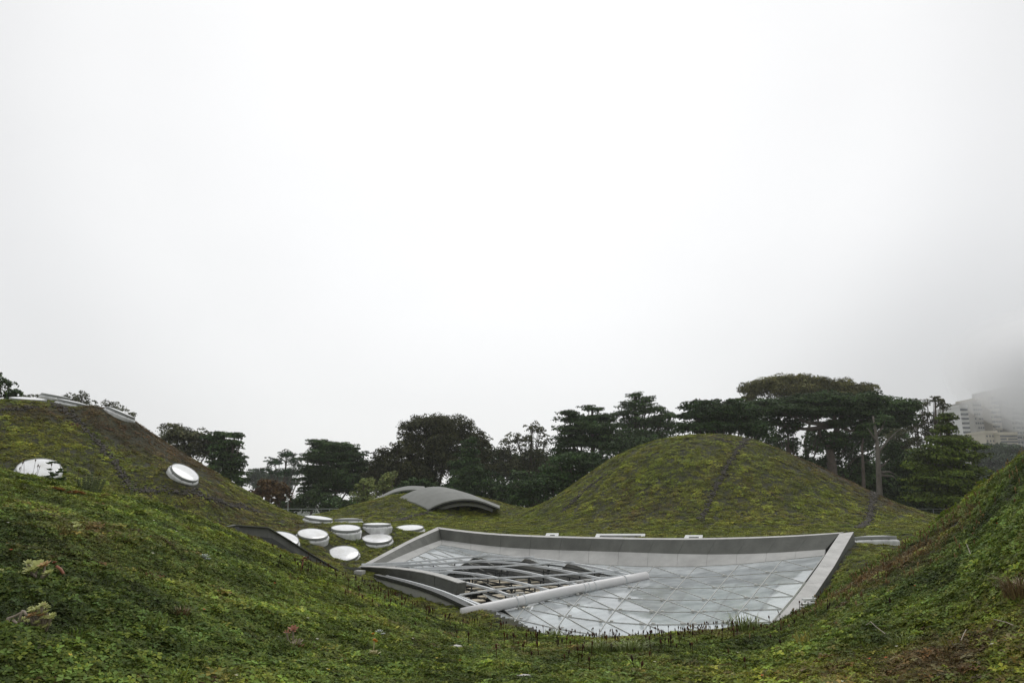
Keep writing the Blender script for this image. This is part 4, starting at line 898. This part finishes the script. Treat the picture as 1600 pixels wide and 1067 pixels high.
tree('oak_tree', 'largest rounded dark brown oak, tallest left of centre', 'tree', 112, 690, [(665, 665, 34, 13), (700, 666, 36, 14), (640, 680, 20, 18), (735, 682, 28, 20), (680, 690, 50, 22), (755, 700, 16, 24), (640, 710, 26, 20), (700, 720, 50, 26), (660, 745, 44, 24), (745, 735, 26, 26)], oak, 'round', trunk_r=.8, dens=1.15)
tree('conifer_tree', 'green pointed conifer in front of the big oak', 'tree', 100, 733, [(733, 690, 9, 10), (733, 708, 18, 14), (728, 730, 26, 18), (735, 755, 34, 22), (725, 775, 36, 18)], midg, 'pine', dens=1.3)
tree('willow_tree', 'pale yellow green small tree just left of the curved roof shells', 'shrub', 92, 573, [(572, 765, 17, 12), (575, 755, 10, 8), (568, 778, 22, 12)], shl, 'round', dens=1.0)
tree('willow_tree', 'pale yellow green small tree behind the curved roof shells', 'shrub', 94, 604, [(604, 752, 12, 10), (612, 745, 7, 6), (600, 765, 16, 12)], shl, 'round', dens=1.0)
tree('eucalyptus_tree', 'loose airy tree with sky gaps right of the big oak', 'tree', 115, 812, [(793, 690, 14, 9), (807, 683, 12, 8), (832, 668, 12, 9), (845, 673, 10, 8), (820, 690, 18, 12), (852, 692, 14, 12), (790, 708, 22, 13), (835, 712, 26, 14), (800, 730, 34, 16), (850, 738, 26, 16), (775, 740, 20, 24)], euc, 'euc', dens=.8)
tree('cypress_tree', 'dark cypress with flat ragged layers, left of the two behind the far dome', 'tree', 104, 915, [(888, 646, 14, 4), (925, 640, 18, 5), (905, 656, 30, 7), (945, 654, 22, 7), (890, 672, 22, 7), (925, 672, 40, 10), (900, 690, 34, 12), (950, 692, 40, 14), (905, 715, 30, 10), (880, 705, 16, 12)], cyp, 'shelf', trunk_r=.7, dens=1.1)
tree('cypress_tree', 'tallest cypress of the middle, pointed layers with some bare branches', 'tree', 118, 1000, [(992, 618, 16, 5), (1010, 626, 20, 6), (990, 634, 26, 7), (1015, 642, 28, 7), (975, 648, 26, 7), (1035, 652, 26, 7), (1005, 662, 44, 10), (1045, 668, 22, 9), (1000, 682, 50, 10)], cyp, 'shelf', trunk_r=.7, dens=.85)
tree('pine_tree', 'low bushy green trees at the left foot of the far dome', 'tree', 84, 885, [(890, 722, 28, 14), (920, 718, 18, 12), (865, 742, 26, 16), (850, 760, 34, 20), (890, 752, 30, 18), (815, 775, 26, 22), (910, 740, 20, 14)], midg, 'pine', dens=1.1)
tree('pine_tree', 'dense dark green pine directly above the top of the far dome', 'tree', 92, 1120, [(1080, 636, 18, 6), (1105, 634, 24, 8), (1140, 634, 26, 9), (1075, 650, 18, 7), (1115, 650, 40, 13), (1160, 652, 36, 16), (1120, 668, 50, 13), (1175, 672, 34, 14), (1065, 668, 12, 8)], midg, 'pine', dens=1.3)
tree('eucalyptus_tree', 'tall olive brown domed tree, highest crown on the right', 'tree', 128, 1255, [(1180, 608, 26, 11), (1215, 600, 30, 11), (1255, 598, 34, 10), (1295, 606, 34, 10), (1335, 610, 30, 10), (1170, 622, 16, 9), (1240, 614, 50, 9), (1310, 620, 46, 9)], eol, 'euc', M_barkpale, trunk_r=.5, dens=1.25, fill=.95,
     trunk_pts=[(1262, 720, 128), (1258, 690, 128), (1266, 660, 128), (1255, 620, 128)])
tree('cypress_tree', 'huge spreading flat topped cypress on the right with trunks showing beneath', 'tree', 98, 1300, [(1205, 632, 34, 8), (1250, 628, 40, 8), (1300, 628, 44, 10), (1350, 628, 40, 11), (1220, 646, 46, 9), (1280, 646, 52, 11), (1345, 645, 48, 14), (1395, 640, 34, 16), (1380, 660, 30, 12), (1200, 662, 24, 10), (1310, 662, 30, 8), (1235, 664, 18, 14), (1300, 690, 24, 14), (1350, 668, 14, 12), (1410, 655, 22, 14)], cyp, 'shelf', trunk_r=.8, dens=1.2,
     trunk_pts=[(1300, 730, 98), (1296, 700, 98), (1310, 665, 98), (1318, 640, 98)])
tree('oak_tree', 'dark leaning tree beneath the flat topped cypress, left side', 'tree', 100, 1235, [(1232, 672, 14, 14), (1240, 692, 12, 10), (1262, 700, 10, 14), (1283, 680, 8, 18), (1325, 705, 18, 14), (1345, 720, 24, 18), (1300, 722, 22, 12), (1218, 680, 16, 8), (1355, 700, 22, 16), (1388, 700, 20, 22), (1300, 700, 16, 12), (1270, 722, 26, 12), (1330, 680, 12, 10)], cyp, 'euc', dens=.8)
tree('eucalyptus_tree', 'loose tree with sky gaps and a rounded topmost tuft, near the fog-bound buildings', 'tree', 104, 1450, [(1460, 628, 15, 8), (1474, 634, 10, 8), (1440, 632, 12, 9), (1425, 645, 14, 10), (1450, 652, 16, 10), (1468, 662, 16, 10), (1430, 668, 22, 12), (1462, 678, 20, 12), (1410, 690, 30, 16)], euc, 'euc', dens=.9)
tree('dead_tree', 'tall pale bare trunk with broken side branches against the dark trees', 'tree', 90, 1374, [(1376, 662, 10, 6), (1385, 655, 10, 6)], cyp, 'shelf', M_barkpale, trunk_r=.46, limbs=False, trunk_pts=[(1375, 790, 90), (1373, 745, 90), (1371, 700, 90), (1368, 672, 90), (1364, 650, 90)])
dead = [o for o in C.objects if o.name.startswith('dead_tree')][0]
for seq in ([(1372, 708), (1386, 690), (1400, 675), (1406, 671)], [(1374, 731), (1382, 725), (1390, 716)], [(1374, 738), (1390, 737), (1404, 744)], [(1370, 680), (1378, 668), (1386, 652)], [(1374, 742), (1395, 744), (1402, 750)], [(1369, 690), (1362, 678), (1355, 668)]):
    mb = MB(); mb.tube([at(a, b, 90 - .3 * i) for i, (a, b) in enumerate(seq)], list(np.linspace(.17, .03, len(seq))), 7); mb.build('branch', M_barkpale, dead, True)
tree('pine_tree', 'slim bare brown trunk beside the pale dead one', 'tree', 94, 1349, [(1348, 680, 14, 8), (1352, 668, 14, 8)], cyp, 'pine', trunk_r=.34, limbs=False, trunk_pts=[(1350, 790, 94), (1349, 740, 94), (1347, 700, 94), (1350, 670, 94)])
tree('cypress_tree', 'broad yellow green cypress with drooping layered branches at right', 'tree', 82, 1475, [(1480, 656, 10, 9), (1478, 672, 18, 8), (1480, 690, 34, 9), (1500, 700, 30, 9), (1455, 706, 28, 9), (1485, 718, 46, 11), (1450, 730, 30, 11), (1500, 738, 36, 12), (1470, 752, 46, 14), (1440, 755, 26, 12), (1500, 765, 40, 14), (1470, 780, 46, 14)], cypb, 'shelf', trunk_r=.6, dens=1.0)
tree('conifer_tree', 'hazy grey green far trees below the buildings', 'tree', 240, 1555, [(1545, 705, 22, 9), (1570, 704, 22, 9), (1590, 708, 20, 8), (1555, 720, 34, 12), (1590, 722, 30, 10), (1560, 740, 40, 16), (1535, 720, 16, 14)], farl, 'round', card=.7, limbs=False)
# dark understorey hedge masses
for (bx, Yd, ell, lab, mt) in ((470, 104, [(455, 790, 24, 14), (490, 785, 26, 18), (530, 790, 30, 16), (560, 795, 20, 12)], 'dark undergrowth behind the left railing', cyp),
                               (640, 104, [(620, 785, 26, 20), (655, 775, 34, 26), (700, 785, 34, 22), (745, 785, 30, 20), (780, 775, 26, 26)], 'dark undergrowth behind the curved roof shells', cyp),
                               (800, 98, [(790, 780, 24, 24), (815, 760, 26, 24), (840, 785, 28, 18)], 'dark undergrowth left of the far dome', cyp),
                               (1370, 100, [(1300, 745, 30, 22), (1340, 755, 34, 26), (1385, 765, 36, 28), (1420, 745, 32, 30), (1400, 790, 44, 18), (1440, 790, 44, 20), (1470, 770, 40, 24)], 'dark undergrowth between far dome and right slope', cyp),
                               (1225, 100, [(1200, 705, 26, 8), (1240, 725, 30, 10), (1280, 735, 26, 12)], 'dark undergrowth just over the right shoulder of the far dome', cyp),
                               (1530, 96, [(1525, 770, 30, 22), (1555, 765, 30, 24), (1500, 790, 40, 16)], 'dark bushes behind the right slope', cyp),
                               (980, 98, [(930, 725, 26, 16), (970, 705, 30, 12), (1010, 695, 40, 10)], 'dark undergrowth behind the left shoulder of the far dome', cyp),
                               (1270, 122, [(1205, 690, 22, 14), (1235, 698, 16, 16), (1275, 690, 20, 20), (1318, 692, 18, 20), (1350, 685, 22, 18), (1395, 672, 26, 18)], 'dark foliage seen between the trunks under the flat topped cypress', cyp),
                               (790, 122, [(760, 720, 26, 26), (800, 735, 34, 24), (840, 730, 30, 22), (870, 745, 30, 30)], 'dark thicket filling the gap right of the big oak', midg),
                               (585, 122, [(560, 750, 22, 26), (590, 745, 24, 26), (640, 745, 24, 30)], 'dark thicket left of the big oak', oak),
                               (1420, 112, [(1395, 715, 26, 22), (1425, 720, 30, 30), (1390, 745, 34, 24), (1350, 735, 24, 20)], 'dark thicket behind the pale dead trunk', cyp)):
    tree('bush', lab, 'shrub', Yd, bx, ell, mt, 'round', limbs=False, dens=1.2, card=.45)

# ------------------------------------------------------------------ buildings in the fog
def tower(name, label, x0, x1, yt, yb, Yd, matw, rows, cols, win=(.5, .5), depth=40, stripes=False, base=-10):
    a = at(x0, yt, Yd); b = at(x1, yb, Yd); c = ((a[0] + b[0]) / 2, Yd + depth / 2, 0); h_ = a[2] - base; t = empty(name, (c[0], c[1], base), label, 'building')
    mb = MB(); mb.box((c[0], c[1], base + h_ / 2), (b[0] - a[0], depth, h_)); mb.build('wall', matw, t)
    mb = MB(); mb.box((c[0], c[1], a[2] + .8), (b[0] - a[0] + .8, depth + .8, 1.6)); mb.build('roof', matw, t)
    W = b[0] - a[0]; zt, zb = a[2], b[2]; dh = (zt - zb) / rows
    if stripes:
        mb = MB(); mb.box((0, 0, 0), (W * .98, .5, dh * .45)); me = mesh('window_band', mb.v, mb.f, M_window)
        for r0 in range(rows): o = put('window_band', me, t); o.location = (c[0], Yd - .1, zt - dh * (r0 + .55))
        return t
    dw = W / cols; mb = MB(); mb.box((0, 0, 0), (dw * win[0], .5, dh * win[1])); me = mesh('window', mb.v, mb.f, M_window)
    for r0 in range(rows):
        for c0 in range(cols):
            if random.random() < .06: continue
            o = put('window', me, t); o.location = (a[0] + dw * (c0 + .5), Yd - .1, zt - dh * (r0 + .55))
    return t
M_b1 = mat('tower_concrete', (.36, .35, .32), .8, 0, .1, .03); M_b1b = mat('tower_ochre', (.42, .39, .32), .8, 0, .1, .03); M_b2 = mat('tower_white', (.62, .62, .60), .8, 0, .06, .03); M_b3 = mat('annex_cream', (.46, .42, .33), .8, 0, .08, .05); M_b4 = mat('slab_blue', (.25, .30, .33), .6, 0, .08, .05)
tw_ = tower('apartment_building', 'large stepped beige apartment block fading into the fog at the right edge', 1519, 1543, 629, 700, 520, M_b1, 10, 4, (.55, .4))
for (a, b, c, dd, cols_, mt) in ((1544, 1571, 617, 3, 5, M_b1b), (1572, 1690, 604, -3, 22, M_b1)):
    q0, q1 = at(a, c, 520 + dd), at(b, 700, 520 + dd); mb = MB(); mb.box(((q0[0] + q1[0]) / 2, 540 + dd, (q0[2] - 10) / 2), (q1[0] - q0[0], 40, q0[2] + 10)); mb.build('wing', mt, tw_)
    mb = MB(); dw = (q1[0] - q0[0]) / cols_; dh = 3.5; mb.box((0, 0, 0), (dw * .62, .5, dh * .42)); me = mesh('window', mb.v, mb.f, M_window); mb = MB(); mb.box((0, 0, 0), (dw * .9, 1.4, .5)); me2 = mesh('balcony', mb.v, mb.f, M_b2); z_ = q0[2] - 2.5
    while z_ > q1[2] - 2:
        for k_ in range(cols_):
            if random.random() < .08: continue
            o = put('window', me, tw_); o.location = (q0[0] + dw * (k_ + .5) + random.uniform(-.2, .2) * dw, 520 + dd - .1, z_)
            if k_ % 4 == 1: o = put('balcony', me2, tw_); o.location = (q0[0] + dw * (k_ + .5), 520 + dd - .7, z_ - 1.2)
        z_ -= dh
tower('office_building', 'white building with dark horizontal window bands at the fog edge', 1499.5, 1520, 636, 700, 500, M_b2, 9, 1, stripes=True, depth=30)
tower('office_building', 'narrow blue grey slab left of the white striped building', 1490, 1498.8, 640, 700, 510, M_b4, 6, 2, (.6, .3), depth=25)
tower('apartment_building', 'low cream annex with a grid of dark windows in front of the beige block', 1562, 1592, 679, 701, 440, M_b3, 5, 11, (.7, .6), depth=18)
tower('apartment_building', 'small plain cream block left of the annex', 1539, 1561, 677, 700, 445, M_b3, 3, 4, (.35, .4), depth=18)

# ------------------------------------------------------------------ foreground plants that can be told apart
def leaf_plain(name, col, rough=.5): return mat(name, col, rough, 0, .3, 14., spec=.4)
M_aeo = leaf_plain('aeonium_leaf', (.36, .38, .12)); M_aeor = leaf_plain('aeonium_tip', (.40, .24, .10)); M_stem = leaf_plain('woody_stem', (.26, .215, .165)); M_silver = leaf_plain('silver_leaf', (.50, .54, .50)); M_red = leaf_plain('red_stalk', (.26, .10, .055)); M_aloe = leaf_plain('aloe_leaf', (.26, .22, .14)); M_or = leaf_plain('orange_flower', (.55, .25, .04)); M_cream = leaf_plain('cream_leaf', (.42, .38, .20)); M_sage = leaf_plain('sage_leaf', (.19, .22, .12))
M_grass = leaf_plain('tuft_grass', (.17, .21, .06)); M_bg = leaf_plain('brown_grass', (.16, .11, .05)); M_rock = leaf_plain('pale_stone', (.45, .43, .40))
def rosette(mb, c, rad_, n, up_ang=.5, thick=.18, axis=(0, 0, 1), length=1.):
    q = Vector(axis).to_track_quat('Z', 'Y').to_matrix()
    for i in range(n):
        a = i * 2.4; rr = rad_ * length * (.45 + .55 * math.sqrt((i + .5) / n)); el = up_ang * (1.5 - 1.1 * i / n); d = V(q @ Vector((math.cos(a) * math.cos(el), math.sin(a) * math.cos(el), math.sin(el)))); s = V(q @ Vector((-math.sin(a), math.cos(a), 0))); u = np.cross(d, s)
        w_ = rad_ * thick; P = [c, c + d * rr * .55 + s * w_, c + d * rr * .9 + s * w_ * .7, c + d * rr, c + d * rr * .9 - s * w_ * .7, c + d * rr * .55 - s * w_, c + d * rr * .6 - u * w_ * .45, c + d * rr * .6 + u * w_ * .12]
        mb.add(P, [(0, 1, 7), (1, 2, 7), (2, 3, 7), (3, 4, 7), (4, 5, 7), (5, 0, 7), (1, 0, 6), (2, 1, 6), (3, 2, 6), (4, 3, 6), (5, 4, 6), (0, 5, 6)])
def aeonium(label, px, py, Y0, heads, stems=True, m1=None, m2=None):
    g = ground_hit(px, py, Y0, 2); Yg = g[1]; t = empty('aeonium', g, label, 'succulent', 'aeonium clumps on the left slope')
    for (hx, hy, rp, n_, red) in heads:
        c = at(hx, hy, Yg - .03 + random.uniform(-.05, .05)); r0 = rp * Yg / F; mb = MB(); rosette(mb, c, r0, n_, .55, .17, (random.uniform(-.3, .3), -.45, 1)); mb.build('rosette', (m2 or M_aeor) if red else (m1 or M_aeo), t)
        if stems: mb = MB(); b = c * .3 + g * .7 + V((random.uniform(-.02, .02), 0, 0)); b2 = V((b[0], b[1], float(H(b[0], b[1])) - .01)); mb.tube([b2, (b2 + c) / 2 + V((random.uniform(-.02, .02), 0, .01)), c], [.010, .009, .008], 6); mb.build('stem', M_stem, t)
    return t
aeonium('yellow green rosette cluster with one upright stem, upper of two at left', 58, 908, 8, [(58, 888, 19, 26, 0), (70, 884, 12, 16, 1), (30, 898, 9, 16, 0), (44, 880, 9, 14, 0), (76, 896, 10, 16, 0), (48, 893, 12, 18, 0)])
heads = []
for i in range(30):
    a = random.uniform(0, 6.28); r0 = math.sqrt(random.random()); heads.append((64 + math.cos(a) * 20 * r0, 963 + math.sin(a) * 20 * r0, random.uniform(6, 8.5), 14, random.random() < .18))
heads += [(40, 972, 8, 14, 0), (46, 980, 8, 14, 0), (34, 968, 7, 12, 0), (50, 970, 8, 14, 0), (46, 994, 7, 12, 0)]
ae = aeonium('dense olive rosette bush with curved grey stems, lowest at left', 60, 990, 6, heads)
g = ground_hit(30, 985, 6, 2)[1]
for seq in ([(10, 988), (5, 972), (12, 966), (24, 962), (33, 957), (38, 955), (42, 962)], [(20, 985), (12, 975), (14, 966)], [(30, 1004), (31, 990), (28, 975), (20, 968)], [(36, 953), (32, 962), (30, 972)]):
    mb = MB(); mb.tube([at(a, b, g - .05) for a, b in seq], .009, 7); mb.build('stem', M_stem, ae, True)
aeonium('small yellow flecked rosette patch half sunk in green leaves', 125, 832, 10, [(120, 824, 9, 14, 0), (112, 829, 7, 12, 0), (100, 821, 6, 12, 0), (127, 829, 6, 12, 0), (118, 818, 6, 12, 0)])
aeonium('tiny pale rosette cut by the left edge', 4, 905, 8, [(4, 899, 9, 14, 0), (0, 893, 7, 12, 0)])
def stalk(name, label, cat, px, py, Y0, seq, m_, r0, tips=None):
    g_ = ground_hit(px, py, Y0, 2); t = empty(name, g_, label, cat); mb = MB(); mb.tube([at(a, b, g_[1]) for a, b in seq], r0, 7); mb.build('stem', m_, t, True)
    if tips:
        mb = MB()
        for (a, b, rp) in tips: rosette(mb, at(a, b, g_[1] - .02), rp * g_[1] / F, 12, .9, .28)
        mb.build('flower_head', tips and M_red if m_ is not M_cream else M_or, t)
    return t
stalk('root_stem', 'short reddish brown curved stem with orange tip beside the upper rosettes', 'stem', 98, 903, 8, [(101, 905), (99, 896), (95, 889), (88, 884)], M_red, .012, [(85, 880, 5)])
stalk('flower_stalk', 'single orange red flower stalk standing before the low wall', 'flower', 473, 893, 14.5, [(473, 896), (472, 884), (474, 873)], M_red, .012, [(476, 873, 5), (472, 876, 4), (478, 876, 3)])
al = aeonium('reddish brown spiky rosette pair low centre left', 458, 1012, 8, [(458, 984, 10, 12, 1), (463, 1008, 13, 26, 0), (466, 1012, 11, 18, 1), (448, 988, 7, 6, 1)], True, M_aloe, M_red); al.name = 'aloe'; al['group'] = 'aloe rosettes'
yp = stalk('yellow_flower', 'orange yellow flower on cream leaves near the bottom centre', 'flower', 583, 1028, 8, [(583, 1028), (584, 1012), (585, 996)], M_cream, .006, [(585, 1001, 5), (588, 1003, 4), (583, 991, 4)])
g = ground_hit(583, 1030, 8, 2); mb = MB(); rosette(mb, g + V((0, 0, .03)), .09, 14, .8, .2); mb.build('leaf_rosette', M_cream, yp)
for (a, b, y0, rp, lab) in ((316, 899, 11.5, 10, 'silver white leaved plant alone on the left slope'), (592, 995, 9.5, 7, 'small silver leaved plant behind the orange yellow flower')):
    g = ground_hit(a, b, y0, 2.5); t = empty('silver_plant', g, lab, 'plant', 'silver plants'); mb = MB(); rosette(mb, g + V((0, 0, .05)), rp * g[1] / F, 14, .8, .15); rosette(mb, g + V((.05, 0, .03)), rp * .7 * g[1] / F, 10, .5, .2); mb.build('leaves', M_silver, t)
def tuft(label, px, py, Y0, hpx, n_, m_, spread=.12, cat='grass tuft', wd=.006):
    g = ground_hit(px, py, Y0, 3); hh = hpx * g[1] / F; d = clump_blades(n_, hh, spread, wd * g[1] / 10, .3); me = mesh('grass_tuft', [V(v) + g for v in d[0]], d[1], m_)
    me.transform(Matrix.Translation(-Vector(g))); o = put('grass_tuft', me); o.location = tuple(g); tag(o, label, cat, 'grass tufts')
tuft('tall fine grass tuft on the crest against the right half of the glass', 1163, 990, 13.8, 30, 150, M_grass, .22)
tuft('pale grass tuft below the crest, right of two near the bottom centre', 988, 1022, 12, 24, 150, M_grass, .18)
tuft('pale grass tuft below the crest, left of two near the bottom centre', 935, 1020, 12.2, 20, 120, M_grass, .16)
tuft('green tuft poking over the crest below the middle of the pipe', 870, 1000, 13.8, 16, 70, M_grass, .16)
tuft('soft olive tuft at the right edge of the picture', 1592, 935, 8, 40, 200, M_bg, .12)
tuft('round brown grass tuft on the left slope', 281, 965, 8.2, 18, 140, M_bg, .06)
tuft('brown dry tuft beside the middle-row skylight', 556, 838, 34.5, 8, 60, M_bg, .15)
tuft('olive tuft right of the middle-row skylight', 558, 848, 33, 7, 50, M_grass, .2)
tuft('upright grass tuft near the bottom right', 1412, 1010, 8.5, 22, 90, M_grass, .1)
# sage-like shrub left, orange tuft
g = ground_hit(140, 770, 13.2, 3); t = empty('sage_shrub', g, 'grey green shrub of upright woolly shoots below the left dome', 'shrub')
for (a, b) in ((122, 752), (131, 748), (138, 744), (144, 740), (150, 748), (156, 750), (163, 752), (135, 755), (148, 754)):
    p = at(a, b, g[1] + random.uniform(-.1, .1)); mb = MB(); q0 = V((p[0] * .6 + g[0] * .4, p[1], g[2] - .05))
    for s in np.linspace(0.1, 1, 8): rosette(mb, q0 + (p - q0) * s, .055, 7, .9, .3)
    mb.tube([q0, p], .01, 5); mb.build('shoot', M_sage, t)
g = ground_hit(205, 775, 14, 3); t = empty('sage_shrub', g, 'single small grey green shoot right of the woolly shrub', 'shrub'); mb = MB()
for s in np.linspace(0, 1, 7): rosette(mb, g + V((0, 0, .05 + .25 * s)), .06, 7, .9, .3)
mb.build('shoot', M_sage, t)
g = ground_hit(104, 772, 12.5, 3); t = empty('orange_succulent', g, 'orange brown sprawling succulent at the top of the left slope', 'succulent'); mb = MB()
for i in range(16): p = V((g[0] + random.uniform(-.22, .22), g[1] + random.uniform(-.1, .1), 0)); p[2] = float(H(p[0], p[1])) + .05; rosette(mb, p, .055, 10, .6, .25)
mb.build('rosettes', leaf_plain('orange_leaf', (.30, .16, .05)), t)
g = ground_hit(85, 752, 13, 3); t = empty('bushy_plant', g, 'bright green leafy plant standing in front of the low left skylight', 'plant'); mb = MB()
for i in range(26): rosette(mb, g + V((random.uniform(-.14, .14), random.uniform(-.1, .1), random.uniform(.0, .34))), .07, 8, .6, .3)
mb.build('leaves', leaf_plain('bush_leaf', (.07, .12, .03)), t)
spikes('flower_stems', 'dark seed stems standing in front of the low left skylight', SC, [(60, 748, 13, .45, .15, 12)], (.15, .38))
for (a, b, y0, s, lab) in ((713, 1013, 10.5, .06, 'pale stone in the greenery near the bottom, left of centre'), (1411, 806, 50, .14, 'white scrap at the foot of the far dome'), (820, 1062, 7.3, .07, 'grey pebbles showing at the bottom edge')):
    g = ground_hit(a, b, y0, 4); v_, f_ = lathe([(.6, -.3), (1, .1), (.85, .5), (.3, .75), (.02, .8)], 9)
    me = mesh('stone', [((p[0] + random.uniform(-.15, .15)) * s * 1.3, p[1] * s * .8, p[2] * s * .6 + s * .3) for p in v_], f_, M_rock); o = put('stone', me); o.location = tuple(g); tag(o, lab, 'stone')
# pale twigs lying on the right slope
for (seq, y0, lab) in (([(1355, 990), (1362, 985), (1370, 993), (1385, 1005)], 8.3, 'pale bent twig low on the right slope, left one'), ([(1556, 985), (1575, 990), (1586, 995)], 6.6, 'pale twig near the right edge'), ([(1504, 1018), (1508, 1008), (1512, 1000)], 7, 'upright pale stick low at right'), ([(1512, 862), (1519, 880)], 11, 'thin dry stalk halfway up the right slope')):
    P = [ground_hit(a, b, y0, 3) + V((0, 0, .09)) for a, b in seq]; mb = MB(); mb.tube(P, .004, 6); tag(mb.build('twig', M_stem), lab, 'twig')

# ------------------------------------------------------------------ air
def vol(name, verts, faces, dens, label, col=(.985, .988, .99)):
    m_ = bpy.data.materials.new(name); m_.use_nodes = True; t = m_.node_tree; t.nodes.clear(); o = N(t, 'ShaderNodeOutputMaterial'); v = N(t, 'ShaderNodeVolumePrincipled')
    v.inputs['Color'].default_value = (*col, 1); v.inputs['Density'].default_value = dens; v.inputs['Anisotropy'].default_value = .2; t.links.new(v.outputs[0], o.inputs['Volume'])
    tag(put(name, mesh(name, verts, faces, m_)), label, kind='stuff')
mb = MB(); mb.box((60, 420, 60), (2200, 1240, 150)); vol('haze', mb.v, mb.f, .00028, 'thin damp haze over the whole place')
# banks of low cloud: flattened ellipsoids, so their edges thin out softly
def cloud(cx_, cy_, Yc_, ra, rb, rc, dens, label):
    c = at(cx_, cy_, Yc_); v_, f_ = [], []; n1, n2 = 40, 24
    for j in range(1, n2):
        for i in range(n1):
            th = math.pi * j / n2; ph = 2 * math.pi * i / n1; v_.append(c + V((ra * math.sin(th) * math.cos(ph), rc * math.sin(th) * math.sin(ph), rb * math.cos(th))))
    for j in range(n2 - 2):
        for i in range(n1): a = j * n1 + i; b = j * n1 + (i + 1) % n1; f_.append((a, a + n1, b + n1, b))
    k_ = len(v_); v_ += [c + V((0, 0, rb)), c - V((0, 0, rb))]
    for i in range(n1): f_ += [(k_, i, (i + 1) % n1), (k_ + 1, (n2 - 2) * n1 + (i + 1) % n1, (n2 - 2) * n1 + i)]
    vol('low_cloud', v_, f_, dens, label, (.995, .995, 1.0))
for kk_ in (1, .86, .72, .58, .44): cloud(1670, 582, 465, 84 * kk_, 46 * kk_, 26 * kk_, .022, 'bank of low cloud hiding the tops of the buildings')
